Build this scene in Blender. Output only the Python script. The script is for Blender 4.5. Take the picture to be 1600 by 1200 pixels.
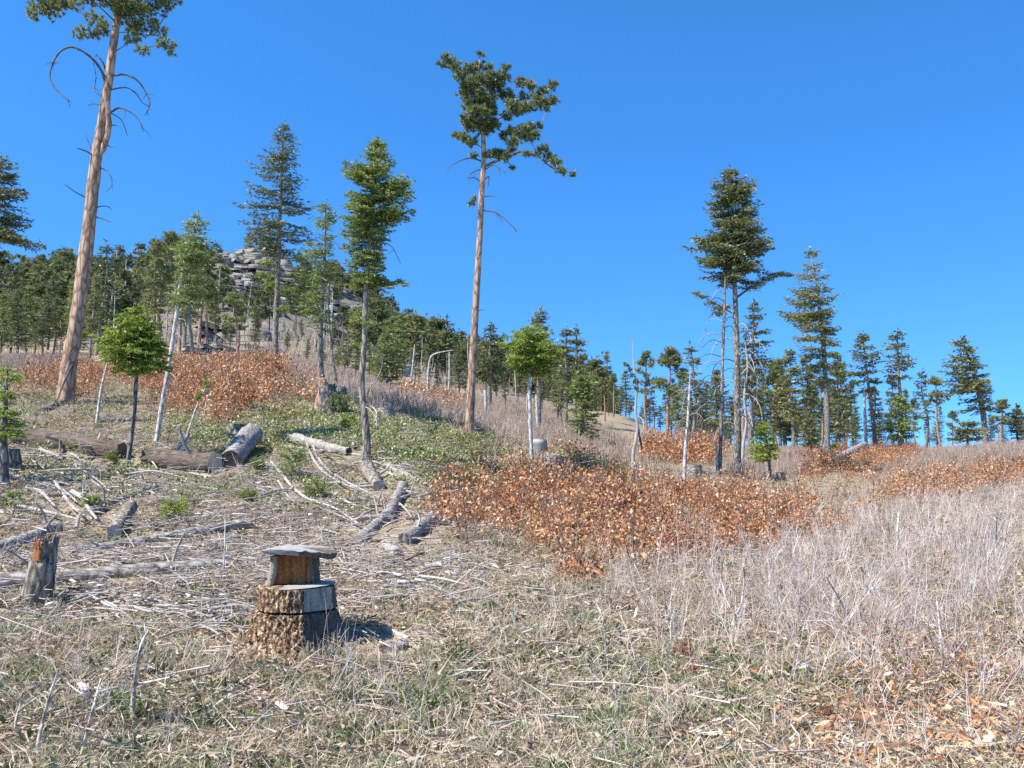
import bpy, math, random
import numpy as np
from mathutils import Vector

R = np.random.default_rng(7)
random.seed(7)
for o in list(bpy.data.objects):
    bpy.data.objects.remove(o)
SC = bpy.context.scene
COL = SC.collection

# ------------------------------------------------------------------ camera
PITCH = math.radians(6.0)
EYE = np.array([0.0, 0.0, 1.6])
F = 1400.0                                     # focal length in photo pixels (1600 wide)
cam = bpy.data.cameras.new('camera')
cam.sensor_width = 36.0
cam.lens = 36.0 * F / 1600.0
cam.clip_start = 0.05
cam.clip_end = 6000
camo = bpy.data.objects.new('camera', cam)
COL.objects.link(camo)
camo.location = EYE
camo.rotation_euler = (math.pi / 2 + PITCH, 0, 0)
SC.camera = camo

# ------------------------------------------------------------------ light
SUN_EL = math.radians(52)
SUN_H = Vector((-0.87, -0.49, 0)).normalized()          # horizontal direction towards the sun
sun_dir = Vector((SUN_H.x * math.cos(SUN_EL), SUN_H.y * math.cos(SUN_EL), math.sin(SUN_EL)))
sl = bpy.data.lights.new('sun', 'SUN')
sl.energy = 4.9
sl.angle = math.radians(0.5)
sl.color = (1.0, 0.955, 0.88)
slo = bpy.data.objects.new('sun', sl)
COL.objects.link(slo)
slo.rotation_euler = (-sun_dir).to_track_quat('-Z', 'Y').to_euler()
slo.location = (0, 0, 60)
W = bpy.data.worlds.new('World')
SC.world = W
W.use_nodes = True
wn, wl = W.node_tree.nodes, W.node_tree.links
wn.clear()
sky = wn.new('ShaderNodeTexSky')
sky.sky_type = 'NISHITA'
sky.sun_disc = False
sky.sun_elevation = SUN_EL
sky.sun_rotation = math.atan2(SUN_H.x, SUN_H.y)
sky.altitude = 2400
sky.air_density = 0.95
sky.dust_density = 0.0
sky.ozone_density = 3.5
hsv = wn.new('ShaderNodeHueSaturation')
hsv.inputs['Saturation'].default_value = 1.27
hsv.inputs['Hue'].default_value = 0.5
hsv.inputs['Value'].default_value = 1.32
bg = wn.new('ShaderNodeBackground')
bg.inputs['Strength'].default_value = 0.15
wo = wn.new('ShaderNodeOutputWorld')
# clear mountain air: sample the sky a little higher than the true direction, all round
tcw = wn.new('ShaderNodeTexCoord')
mpw = wn.new('ShaderNodeMapping')
mpw.inputs['Location'].default_value = (0, 0, 0.17)
nrm = wn.new('ShaderNodeVectorMath')
nrm.operation = 'NORMALIZE'
wl.new(tcw.outputs['Generated'], mpw.inputs[0])
wl.new(mpw.outputs[0], nrm.inputs[0])
wl.new(nrm.outputs[0], sky.inputs['Vector'])
wl.new(sky.outputs[0], hsv.inputs['Color'])
wl.new(hsv.outputs[0], bg.inputs['Color'])
wl.new(bg.outputs[0], wo.inputs['Surface'])
SC.view_settings.view_transform = 'Standard'
SC.view_settings.look = 'None'
SC.view_settings.exposure = 0.86
SC.view_settings.gamma = 1.0
SC.view_settings.use_curve_mapping = False
SC.render.engine = 'CYCLES'
SC.cycles.use_denoising = False
SC.cycles.max_bounces = 5
SC.cycles.diffuse_bounces = 3
SC.cycles.transmission_bounces = 3
SC.cycles.sample_clamp_indirect = 4

# ------------------------------------------------------------------ geometry of the place
CP, SP = math.cos(PITCH), math.sin(PITCH)


def at(px, py, Y):
    """world point at forward distance Y on the sight line of a photo pixel"""
    t = (600 - py) / F
    zr = Y * math.tan(PITCH + math.atan(t))
    d = Y * CP + zr * SP
    return np.array([(px - 800) / F * d, Y, EYE[2] + zr])


def proj(P):
    P = np.atleast_2d(P) - EYE
    d = P[:, 1] * CP + P[:, 2] * SP
    d = np.where(d < 0.05, 0.05, d)
    return 800 + F * P[:, 0] / d, 600 - F * (-P[:, 1] * SP + P[:, 2] * CP) / d


PROFILE = {
    -500: [(4.8, 1190), (7.2, 990), (10.5, 875), (14, 775), (18, 690), (24, 600), (30, 570), (45, 560), (80, 545), (130, 500), (200, 430), (300, 400), (420, 560), (800, 747)],
    0: [(4.8, 1195), (6.5, 1050), (8.5, 955), (10.5, 895), (12.5, 845), (15, 775), (18, 705), (24, 618), (30, 585), (45, 568), (70, 558), (110, 535), (160, 485), (210, 450), (260, 470), (400, 590), (800, 747)],
    200: [(4.8, 1195), (7, 1020), (8.5, 950), (10.5, 890), (14, 800), (18, 715), (20, 682), (26, 620), (32, 590), (45, 575), (80, 560), (130, 520), (200, 455), (260, 425), (300, 440), (400, 560), (800, 747)],
    400: [(4.8, 1198), (7.2, 1005), (10.5, 885), (14, 800), (18, 725), (22, 660), (28, 610), (34, 585), (50, 572), (80, 560), (130, 525), (200, 470), (260, 430), (310, 398), (350, 430), (450, 560), (800, 747)],
    550: [(4.8, 1200), (7.2, 1005), (10.5, 890), (14, 810), (18, 722), (22, 665), (28, 630), (40, 606), (60, 595), (110, 565), (180, 525), (260, 485), (330, 462), (380, 500), (480, 600), (800, 747)],
    650: [(18, 725), (28, 655), (40, 630), (60, 612), (100, 590), (180, 560), (260, 540), (340, 525), (420, 570), (800, 747)],
    740: [(4.8, 1200), (7.2, 1010), (10.5, 900), (14, 830), (18, 764), (20.6, 745), (21.0, 712), (28, 684), (40, 655), (60, 635), (100, 610), (180, 590), (260, 578), (340, 568), (420, 610), (800, 747)],
    880: [(4.8, 1200), (7.2, 1020), (10.5, 910), (14, 835), (18, 778), (21, 748), (22.5, 724), (28, 716), (40, 698), (60, 672), (90, 645), (180, 625), (260, 616), (330, 614), (420, 650), (800, 747)],
    980: [(4.8, 1200), (10.5, 915), (14, 840), (18, 787), (21, 762), (24, 752), (30, 738), (45, 706), (70, 672), (100, 652), (180, 655), (300, 680), (800, 747)],
    1060: [(4.8, 1200), (7.2, 1025), (10.5, 920), (14, 845), (18, 797), (24, 768), (30, 745), (40, 722), (55, 702), (75, 690), (95, 687), (140, 700), (260, 735), (800, 747)],
    1250: [(4.8, 1200), (7.2, 1030), (10.5, 915), (14, 850), (18, 812), (24, 776), (32, 750), (40, 734), (55, 716), (75, 705), (90, 704), (120, 712), (200, 740), (800, 747)],
    1450: [(4.8, 1200), (7.2, 1030), (10.5, 910), (14, 845), (18, 805), (24, 768), (30, 748), (40, 726), (55, 710), (75, 700), (90, 699), (120, 708), (200, 740), (800, 747)],
    1600: [(4.8, 1200), (7.2, 1030), (10.5, 905), (14, 838), (18, 796), (24, 757), (30, 737), (40, 716), (55, 704), (75, 698), (90, 698), (120, 706), (200, 740), (800, 747)],
    2100: [(4.8, 1200), (10.5, 900), (18, 785), (40, 710), (75, 697), (120, 704), (200, 740), (800, 747)],
}
_c = []
for px, rows in PROFILE.items():
    for Y, py in rows:
        P = at(px, py, Y)
        _c.append((P[0] / Y, math.log(Y), (P[2] - EYE[2]) / Y))
_c = np.array(_c)
KX, KV, SM = 3.5, 1.0, 0.12


def _phi(a, v, ca, cv):
    return np.sqrt(((a[:, None] - ca[None]) * KX) ** 2 + ((v[:, None] - cv[None]) * KV) ** 2 + SM ** 2)


_A = _phi(_c[:, 0], _c[:, 1], _c[:, 0], _c[:, 1])
_W = np.linalg.solve(_A + 0.002 * np.eye(len(_c)), _c[:, 2])
_dirs = [(math.cos(t), math.sin(t), ph) for t, ph in zip(R.uniform(0, 6.28, 40), R.uniform(0, 6.28, 40))]


def waves(x, y, wl, k0, n=6):
    s = 0
    for i in range(n):
        c, d, ph = _dirs[(k0 + i) % 40]
        w = 6.283 / (wl * (0.6 + 0.16 * i))
        s = s + np.sin((x * c + y * d) * w + ph + 1.7 * np.sin((x * d - y * c) * w * 0.37 + ph * 2))
    return s / n


def ground_z(x, y):
    x = np.atleast_1d(np.asarray(x, float))
    y = np.atleast_1d(np.asarray(y, float))
    ye = np.clip(y, 4.4, 800)
    a = np.clip(x / ye, -0.85, 0.85)
    out = np.empty(len(x))
    for i in range(0, len(x), 20000):
        s = slice(i, i + 20000)
        out[s] = _phi(a[s], np.log(ye[s]), _c[:, 0], _c[:, 1]) @ _W
    z = EYE[2] + ye * out
    z = np.where(y < 4.4, z * np.clip((y + 12) / 16.4, 0, 1), z)
    near = np.clip(y / 8, 0, 1)
    z += 0.035 * waves(x, y, 0.9, 0) + 0.09 * near * waves(x, y, 3.2, 7)
    far = np.clip((y - 90) / 120, 0, 1) * np.clip((700 - y) / 200, 0, 1)
    hill = np.clip((0.16 - a) / 0.2, 0, 1)
    z += far * hill * (2.2 * waves(x, y, 38, 14) + 1.2 * waves(x, y, 13, 21))
    return z


_YS = np.exp(np.linspace(math.log(3.9), math.log(450), 500))


def place(px, py):
    """first ground point along a photo pixel's sight line"""
    t = (600 - py) / F
    zr = _YS * math.tan(PITCH + math.atan(t))
    d = _YS * CP + zr * SP
    X = (px - 800) / F * d
    Z = zr + EYE[2]
    below = np.nonzero(Z <= ground_z(X, _YS))[0]
    i = below[0] if len(below) else int(np.argmin(Z - ground_z(X, _YS)))
    return np.array([X[i], _YS[i], ground_z(X[i:i + 1], _YS[i:i + 1])[0]])


def foot(px, Y):
    """ground point in the photo column px at forward distance Y"""
    X = (px - 800) / F * Y
    for _ in range(3):
        z = ground_z(X, Y)[0]
        d = Y * CP + (z - EYE[2]) * SP
        X = (px - 800) / F * d
    return np.array([X, Y, z])


# ------------------------------------------------------------------ mesh building
class MB:
    def __init__(s):
        s.v, s.f, s.t, s.n = [], [], [], 0

    def add(s, v, f, tint=0.5):
        v = np.asarray(v, float).reshape(-1, 3)
        f = np.asarray(f, int)
        s.v.append(v)
        s.f.append(f + s.n)
        t = np.asarray(tint, float)
        s.t.append(np.full(len(f), float(t)) if t.ndim == 0 else t)
        s.n += len(v)

    def mesh(s, name, mat, loc=(0, 0, 0), smooth=False):
        v = np.concatenate(s.v) - np.asarray(loc, float)
        me = bpy.data.meshes.new(name)
        me.vertices.add(len(v))
        me.vertices.foreach_set('co', v.astype(np.float32).ravel())
        li = np.concatenate([f.ravel() for f in s.f])
        tot = np.concatenate([np.full(len(f), f.shape[1]) for f in s.f])
        st = np.concatenate(([0], np.cumsum(tot)[:-1]))
        me.loops.add(len(li))
        me.loops.foreach_set('vertex_index', li.astype(np.int32))
        me.polygons.add(len(tot))
        me.polygons.foreach_set('loop_start', st.astype(np.int32))
        me.polygons.foreach_set('loop_total', tot.astype(np.int32))
        if smooth:
            me.polygons.foreach_set('use_smooth', np.ones(len(tot), bool))
        at_ = me.attributes.new('tint', 'FLOAT', 'FACE')
        at_.data.foreach_set('value', np.concatenate(s.t).astype(np.float32))
        me.update(calc_edges=True)
        if mat:
            me.materials.append(mat)
        return me

    def build(s, name, mat, parent=None, loc=(0, 0, 0), smooth=False):
        o = bpy.data.objects.new(name, s.mesh(name, mat, loc, smooth))
        COL.objects.link(o)
        if parent is None:
            o.location = loc
        else:
            o.parent = parent
        return o


def build_multi(name, parts, parent=None, loc=(0, 0, 0)):
    """one mesh from several builders, a material each"""
    mb, mi = MB(), []
    parts = [(p, m) for p, m in parts if p.n]
    for k, (p, m) in enumerate(parts):
        off = mb.n
        for v in p.v:
            mb.v.append(v)
        for f, t in zip(p.f, p.t):
            mb.f.append(f + off)
            mb.t.append(t)
            mi.append(np.full(len(f), k))
        mb.n += p.n
    me = mb.mesh(name, None, loc)
    for p, m in parts:
        me.materials.append(m)
    me.polygons.foreach_set('material_index', np.concatenate(mi).astype(np.int32))
    o = bpy.data.objects.new(name, me)
    COL.objects.link(o)
    o.parent = parent
    return o


def tag(o, label=None, cat=None, group=None, kind=None):
    for k, v in (('label', label), ('category', cat), ('group', group), ('kind', kind)):
        if v:
            o[k] = v
    return o


def thing(name, label, cat, loc, group=None):
    o = bpy.data.objects.new(name, None)
    o.empty_display_size = 0.1
    COL.objects.link(o)
    o.location = loc
    return tag(o, label, cat, group)


def unit(v):
    v = np.asarray(v, float)
    return v / (np.linalg.norm(v, axis=-1, keepdims=True) + 1e-9)


def smooth_path(pts, n):
    """Catmull-Rom through the points"""
    p = np.asarray(pts, float)
    if len(p) == 2:
        t = np.linspace(0, 1, n)[:, None]
        return p[0] * (1 - t) + p[1] * t
    q = np.vstack([2 * p[0] - p[1], p, 2 * p[-1] - p[-2]])
    out = []
    for u in np.linspace(0, len(p) - 1 - 1e-6, n):
        i = int(u)
        t = u - i
        a, b, c, d = q[i:i + 4]
        out.append(0.5 * (2 * b + (c - a) * t + (2 * a - 5 * b + 4 * c - d) * t * t + (3 * b - a - 3 * c + d) * t ** 3))
    return np.array(out)


def tube(mb, pts, rad, k=6, rough=0.0, tint=0.5, cap=(True, True), seed=None, ridges=0):
    p = np.asarray(pts, float)
    n = len(p)
    r = np.full(n, rad, float) if np.ndim(rad) == 0 else np.asarray(rad, float)
    if len(r) != n:
        r = np.interp(np.linspace(0, 1, n), np.linspace(0, 1, len(r)), r)
    tg = unit(np.gradient(p, axis=0))
    ref = np.array([0, 0, 1.0]) if abs(tg[0][2]) < 0.8 else np.array([1.0, 0, 0])
    ang = np.linspace(0, 2 * math.pi, k, endpoint=False)
    vs = []
    rr = np.random.default_rng(seed if seed is not None else int(R.integers(1e9)))
    lobes = rr.normal(0, 1, k)
    for i in range(n):
        s = unit(np.cross(tg[i], ref))
        u = np.cross(s, tg[i])
        ref = u
        rad_i = r[i] * (1 + rough * rr.normal(0, 1, k) + ridges * lobes)
        vs.append(p[i] + np.outer(np.cos(ang) * rad_i, s) + np.outer(np.sin(ang) * rad_i, u))
    vs = np.concatenate(vs)
    i = np.arange(n - 1)[:, None] * k
    j = np.arange(k)[None]
    j2 = (j + 1) % k
    q = np.stack([i + j, i + j2, i + k + j2, i + k + j], -1).reshape(-1, 4)
    mb.add(vs, q, tint)
    for e, c in ((0, cap[0]), (n - 1, cap[1])):
        if c:
            ring = vs[e * k:(e + 1) * k]
            cv = np.vstack([ring, p[e]])
            jj = np.arange(k)
            tri = np.stack([jj, np.full(k, k), (jj + 1) % k] if e == 0 else [jj, (jj + 1) % k, np.full(k, k)], -1)
            mb.add(cv, tri, tint)


def blades(mb, P, D, L, Wd, tint, kind='tri'):
    """needles (one triangle) or leaves (a folded diamond) at P along D"""
    n = len(P)
    L = np.broadcast_to(np.asarray(L, float), n)[:, None]
    Wd = np.broadcast_to(np.asarray(Wd, float), n)[:, None]
    D = unit(D)
    s = unit(np.cross(D, R.normal(0, 1, (n, 3)))) * Wd * 0.5
    i = np.arange(n)
    if kind == 'tri':
        v = np.stack([P - s, P + s, P + D * L], 1).reshape(-1, 3)
        mb.add(v, np.stack([i * 3, i * 3 + 1, i * 3 + 2], -1), tint)
    else:
        up = np.cross(s, D)
        up = unit(up) * Wd * 0.25
        m = P + D * L * 0.5
        v = np.stack([P, m + s + up, P + D * L, m - s + up], 1).reshape(-1, 3)
        t = np.broadcast_to(np.asarray(tint, float), n)
        tri = np.concatenate([np.stack([i * 4, i * 4 + 1, i * 4 + 2], -1), np.stack([i * 4, i * 4 + 2, i * 4 + 3], -1)])
        mb.add(v, tri, np.concatenate([t, t]))


def rdir(n):
    return unit(R.normal(0, 1, (n, 3)))


# ------------------------------------------------------------------ materials
def new_mat(name):
    m = bpy.data.materials.new(name)
    m.use_nodes = True
    m.node_tree.nodes.clear()
    return m, m.node_tree.nodes, m.node_tree.links


def ramp(N, stops, interp='LINEAR'):
    r = N.new('ShaderNodeValToRGB')
    r.color_ramp.interpolation = interp
    e = r.color_ramp.elements
    while len(e) < len(stops):
        e.new(0.5)
    for el, (p, c) in zip(e, stops):
        el.position = p
        el.color = (*c, 1)
    return r


def math_node(N, L, op, a, b=None, c=None):
    m = N.new('ShaderNodeMath')
    m.operation = op
    for i, x in enumerate((a, b, c)):
        if x is None:
            continue
        if isinstance(x, (int, float)):
            m.inputs[i].default_value = x
        else:
            L.new(x, m.inputs[i])
    return m.outputs[0]


def mat_leaf(name, stops, trans=0.3, rnd=0.35, gloss=0.0):
    m, N, L = new_mat(name)
    a = N.new('ShaderNodeAttribute')
    a.attribute_name = 'tint'
    oi = N.new('ShaderNodeObjectInfo')
    x = math_node(N, L, 'MULTIPLY_ADD', oi.outputs['Random'], rnd, -rnd / 2)
    x = math_node(N, L, 'ADD', x, a.outputs['Fac'])
    r = ramp(N, stops)
    L.new(x, r.inputs[0])
    d = N.new('ShaderNodeBsdfDiffuse')
    t = N.new('ShaderNodeBsdfTranslucent')
    L.new(r.outputs[0], d.inputs[0])
    L.new(r.outputs[0], t.inputs[0])
    mx = N.new('ShaderNodeMixShader')
    mx.inputs[0].default_value = trans
    L.new(d.outputs[0], mx.inputs[1])
    L.new(t.outputs[0], mx.inputs[2])
    out = mx.outputs[0]
    if gloss:
        g = N.new('ShaderNodeBsdfGlossy')
        g.inputs['Roughness'].default_value = 0.45
        m2 = N.new('ShaderNodeMixShader')
        m2.inputs[0].default_value = gloss
        L.new(out, m2.inputs[1])
        L.new(g.outputs[0], m2.inputs[2])
        out = m2.outputs[0]
    o = N.new('ShaderNodeOutputMaterial')
    L.new(out, o.inputs[0])
    return m


def mat_bark(name, stops, scale=(9, 9, 2.2), fine=40, bump=0.6, dist=0.03, voro=True, rough=0.9, space='Object', tintmix=0.0):
    """plates or fibres stretched along local Z; stops run from furrow to plate"""
    m, N, L = new_mat(name)
    tc = N.new('ShaderNodeTexCoord')
    mp = N.new('ShaderNodeMapping')
    mp.inputs['Scale'].default_value = scale
    L.new(tc.outputs[space], mp.inputs[0])
    nz = N.new('ShaderNodeTexNoise')
    nz.inputs['Scale'].default_value = 1.0
    nz.inputs['Detail'].default_value = 5
    L.new(mp.outputs[0], nz.inputs['Vector'])
    n2 = N.new('ShaderNodeTexNoise')
    n2.inputs['Scale'].default_value = fine
    n2.inputs['Detail'].default_value = 3
    L.new(tc.outputs[space], n2.inputs['Vector'])
    h = nz.outputs[0]
    if voro:
        vo = N.new('ShaderNodeTexVoronoi')
        vo.feature = 'DISTANCE_TO_EDGE'
        vo.inputs['Scale'].default_value = 1.0
        mx = N.new('ShaderNodeMixRGB')
        mx.inputs[0].default_value = 0.25
        L.new(mp.outputs[0], mx.inputs[1])
        L.new(nz.outputs[1], mx.inputs[2])
        L.new(mx.outputs[0], vo.inputs['Vector'])
        e = math_node(N, L, 'MULTIPLY', vo.outputs['Distance'], 2.2)
        e = math_node(N, L, 'MINIMUM', e, 0.55)
        h = math_node(N, L, 'MULTIPLY_ADD', nz.outputs[0], 0.55, e)
        h = math_node(N, L, 'MULTIPLY', h, 1.1)
    h = math_node(N, L, 'MULTIPLY_ADD', n2.outputs[0], 0.5, h)
    h = math_node(N, L, 'SUBTRACT', h, 0.25)
    if tintmix:
        a = N.new('ShaderNodeAttribute')
        a.attribute_name = 'tint'
        y = math_node(N, L, 'MULTIPLY_ADD', a.outputs['Fac'], tintmix, -tintmix / 2)
        hc = math_node(N, L, 'ADD', h, y)
    else:
        hc = h
    r = ramp(N, stops)
    L.new(hc, r.inputs[0])
    b = N.new('ShaderNodeBsdfPrincipled')
    b.inputs['Roughness'].default_value = rough
    b.inputs['Specular IOR Level'].default_value = 0.2
    L.new(r.outputs[0], b.inputs['Base Color'])
    bp = N.new('ShaderNodeBump')
    bp.inputs['Strength'].default_value = bump
    bp.inputs['Distance'].default_value = dist
    L.new(h, bp.inputs['Height'])
    L.new(bp.outputs[0], b.inputs['Normal'])
    o = N.new('ShaderNodeOutputMaterial')
    L.new(b.outputs[0], o.inputs[0])
    return m


M = {}
M['pine_bark'] = mat_bark('pine_bark', [(0.12, (.06, .034, .022)), (0.34, (.22, .125, .078)), (0.6, (.35, .215, .14)), (1.0, (.46, .33, .24))], (10, 10, 3.0), 30, 0.7, 0.025)
M['fir_bark'] = mat_bark('fir_bark', [(0.15, (.055, .044, .034)), (0.5, (.18, .148, .11)), (0.9, (.33, .29, .235))], (14, 14, 5), 40, 0.7, 0.02)
M['pale_bark'] = mat_bark('pale_bark', [(0.2, (.16, .135, .11)), (0.5, (.43, .39, .33)), (0.9, (.62, .58, .52))], (16, 16, 7), 40, 0.4, 0.01)
M['dark_bark'] = mat_bark('dark_bark', [(0.15, (.03, .026, .022)), (0.5, (.12, .105, .09)), (0.9, (.27, .24, .21))], (14, 14, 5), 30, 0.8, 0.02)
M['dead_wood'] = mat_bark('dead_wood', [(0.15, (.12, .10, .08)), (0.5, (.33, .295, .255)), (0.9, (.56, .52, .47))], (22, 22, 3), 60, 0.5, 0.008, voro=False, tintmix=0.3)
M['white_wood'] = mat_bark('white_wood', [(0.12, (.13, .11, .09)), (0.45, (.36, .325, .28)), (0.9, (.58, .545, .495))], (22, 22, 3), 60, 0.4, 0.006, voro=False, tintmix=0.3)
M['dark_twig'] = mat_bark('dark_twig', [(0.2, (.035, .03, .026)), (0.6, (.12, .105, .09)), (0.9, (.22, .2, .17))], (20, 20, 5), 50, 0.3, 0.006, voro=False)
M['log_bark'] = mat_bark('log_bark', [(0.1, (.06, .05, .04)), (0.4, (.19, .165, .14)), (0.75, (.31, .28, .245)), (1.0, (.42, .39, .35))], (5, 17, 17), 45, 0.8, 0.018)
M['rot_wood'] = mat_bark('rot_wood', [(0.15, (.035, .024, .018)), (0.45, (.125, .09, .066)), (0.75, (.23, .185, .148)), (1.0, (.38, .33, .28))], (4, 26, 26), 40, 1.0, 0.03, voro=False)
M['stump_bark'] = mat_bark('stump_bark', [(0.12, (.028, .019, .013)), (0.36, (.13, .078, .045)), (0.58, (.235, .145, .08)), (0.80, (.36, .245, .14)), (1.0, (.56, .44, .30))], (26, 26, 10), 60, 1.0, 0.02)
M['stump_wood'] = mat_bark('stump_wood', [(0.15, (.10, .075, .052)), (0.5, (.33, .275, .21)), (0.9, (.50, .44, .36))], (40, 40, 3), 60, 0.7, 0.01, voro=False)
M['stump_dark'] = mat_bark('stump_dark', [(0.15, (.035, .027, .02)), (0.5, (.13, .105, .08)), (0.9, (.27, .235, .19))], (40, 40, 4), 60, 0.8, 0.015, voro=False)  # dark wood tone, also the shade painted on the stump's right side
M['heart_wood'] = mat_bark('heart_wood', [(0.15, (.08, .026, .010)), (0.45, (.26, .095, .032)), (0.75, (.45, .21, .07)), (0.97, (.60, .36, .14))], (26, 26, 2.0), 50, 0.7, 0.012, voro=False)
M['cut_wood'] = mat_bark('cut_wood', [(0.15, (.34, .25, .16)), (0.5, (.58, .46, .31)), (0.9, (.72, .62, .47))], (12, 12, 12), 70, 0.4, 0.006, voro=False)
M['weathered'] = mat_bark('weathered', [(0.15, (.12, .108, .092)), (0.5, (.33, .31, .275)), (0.9, (.48, .46, .42))], (4, 30, 30), 60, 0.5, 0.006, voro=False)
M['twig'] = mat_leaf('twig', [(0.0, (.13, .10, .075)), (0.4, (.31, .255, .21)), (0.75, (.49, .43, .375)), (1, (.64, .585, .53))], 0.0, 0.3)
M['brush'] = mat_leaf('brush', [(0.0, (.24, .15, .105)), (0.35, (.42, .31, .245)), (0.7, (.59, .485, .415)), (1, (.80, .74, .68))], 0.0, 0.35)
M['oak_stem'] = mat_leaf('oak_stem', [(0.0, (.10, .075, .055)), (0.6, (.24, .19, .155)), (1, (.42, .37, .32))], 0.0, 0.3)
M['brush_far'] = mat_leaf('brush_far', [(0.0, (.22, .155, .11)), (0.5, (.40, .305, .235)), (1, (.56, .465, .38))], 0.0, 0.4)
M['pine_needles'] = mat_leaf('pine_needles', [(0.0, (.030, .045, .016)), (0.5, (.21, .235, .065)), (0.85, (.34, .35, .11)), (1, (.33, .30, .12))], 0.4, 0.2, 0.05)
M['fir_needles'] = mat_leaf('fir_needles', [(0.0, (.045, .06, .026)), (0.5, (.225, .23, .072)), (0.85, (.35, .34, .12)), (1, (.34, .31, .15))], 0.42, 0.3, 0.04)
M['dark_needles'] = mat_leaf('dark_needles', [(0.0, (.022, .036, .020)), (0.5, (.165, .178, .062)), (0.9, (.28, .28, .105)), (1, (.27, .25, .14))], 0.4, 0.3, 0.04)
M['green_needles'] = mat_leaf('green_needles', [(0.0, (.045, .075, .018)), (0.5, (.23, .28, .065)), (0.85, (.35, .38, .105)), (1, (.38, .38, .13))], 0.4, 0.2, 0.04)
M['bright_needles'] = mat_leaf('bright_needles', [(0.0, (.05, .09, .014)), (0.5, (.29, .36, .045)), (0.9, (.43, .48, .085)), (1, (.40, .43, .1))], 0.42, 0.2, 0.04)
M['hill_needles'] = mat_leaf('hill_needles', [(0.0, (.040, .055, .030)), (0.5, (.205, .21, .085)), (1, (.30, .30, .13))], 0.4, 0.5)
M['oak_leaf'] = mat_leaf('oak_leaf', [(0.0, (.17, .058, .020)), (0.25, (.40, .155, .058)), (0.58, (.57, .275, .115)), (0.86, (.72, .44, .235)), (1, (.84, .63, .44))], 0.28, 0.5, 0.03)
M['straw'] = mat_leaf('straw', [(0.0, (.20, .14, .085)), (0.35, (.44, .335, .215)), (0.7, (.63, .525, .375)), (1, (.79, .71, .58))], 0.25, 0.35)
M['litter'] = mat_leaf('litter', [(0.0, (.10, .06, .035)), (0.3, (.28, .19, .115)), (0.65, (.44, .34, .235)), (1, (.62, .53, .41))], 0.1, 0.4)
M['grass'] = mat_leaf('grass', [(0.0, (.10, .15, .065)), (0.5, (.20, .28, .12)), (0.85, (.33, .40, .20)), (1, (.48, .47, .33))], 0.3, 0.4)
M['forb'] = mat_leaf('forb', [(0.0, (.045, .085, .022)), (0.5, (.11, .17, .045)), (0.9, (.22, .26, .08)), (1, (.36, .34, .12))], 0.25, 0.4, 0.04)
M['cover'] = mat_leaf('cover', [(0.0, (.09, .13, .035)), (0.3, (.22, .26, .075)), (0.6, (.36, .37, .13)), (0.82, (.52, .46, .22)), (1, (.50, .30, .14))], 0.25, 0.35, 0.05)
M['yellow'] = mat_leaf('yellow', [(0.0, (.75, .50, .02)), (1, (.85, .66, .06))], 0.2, 0.1)


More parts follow.
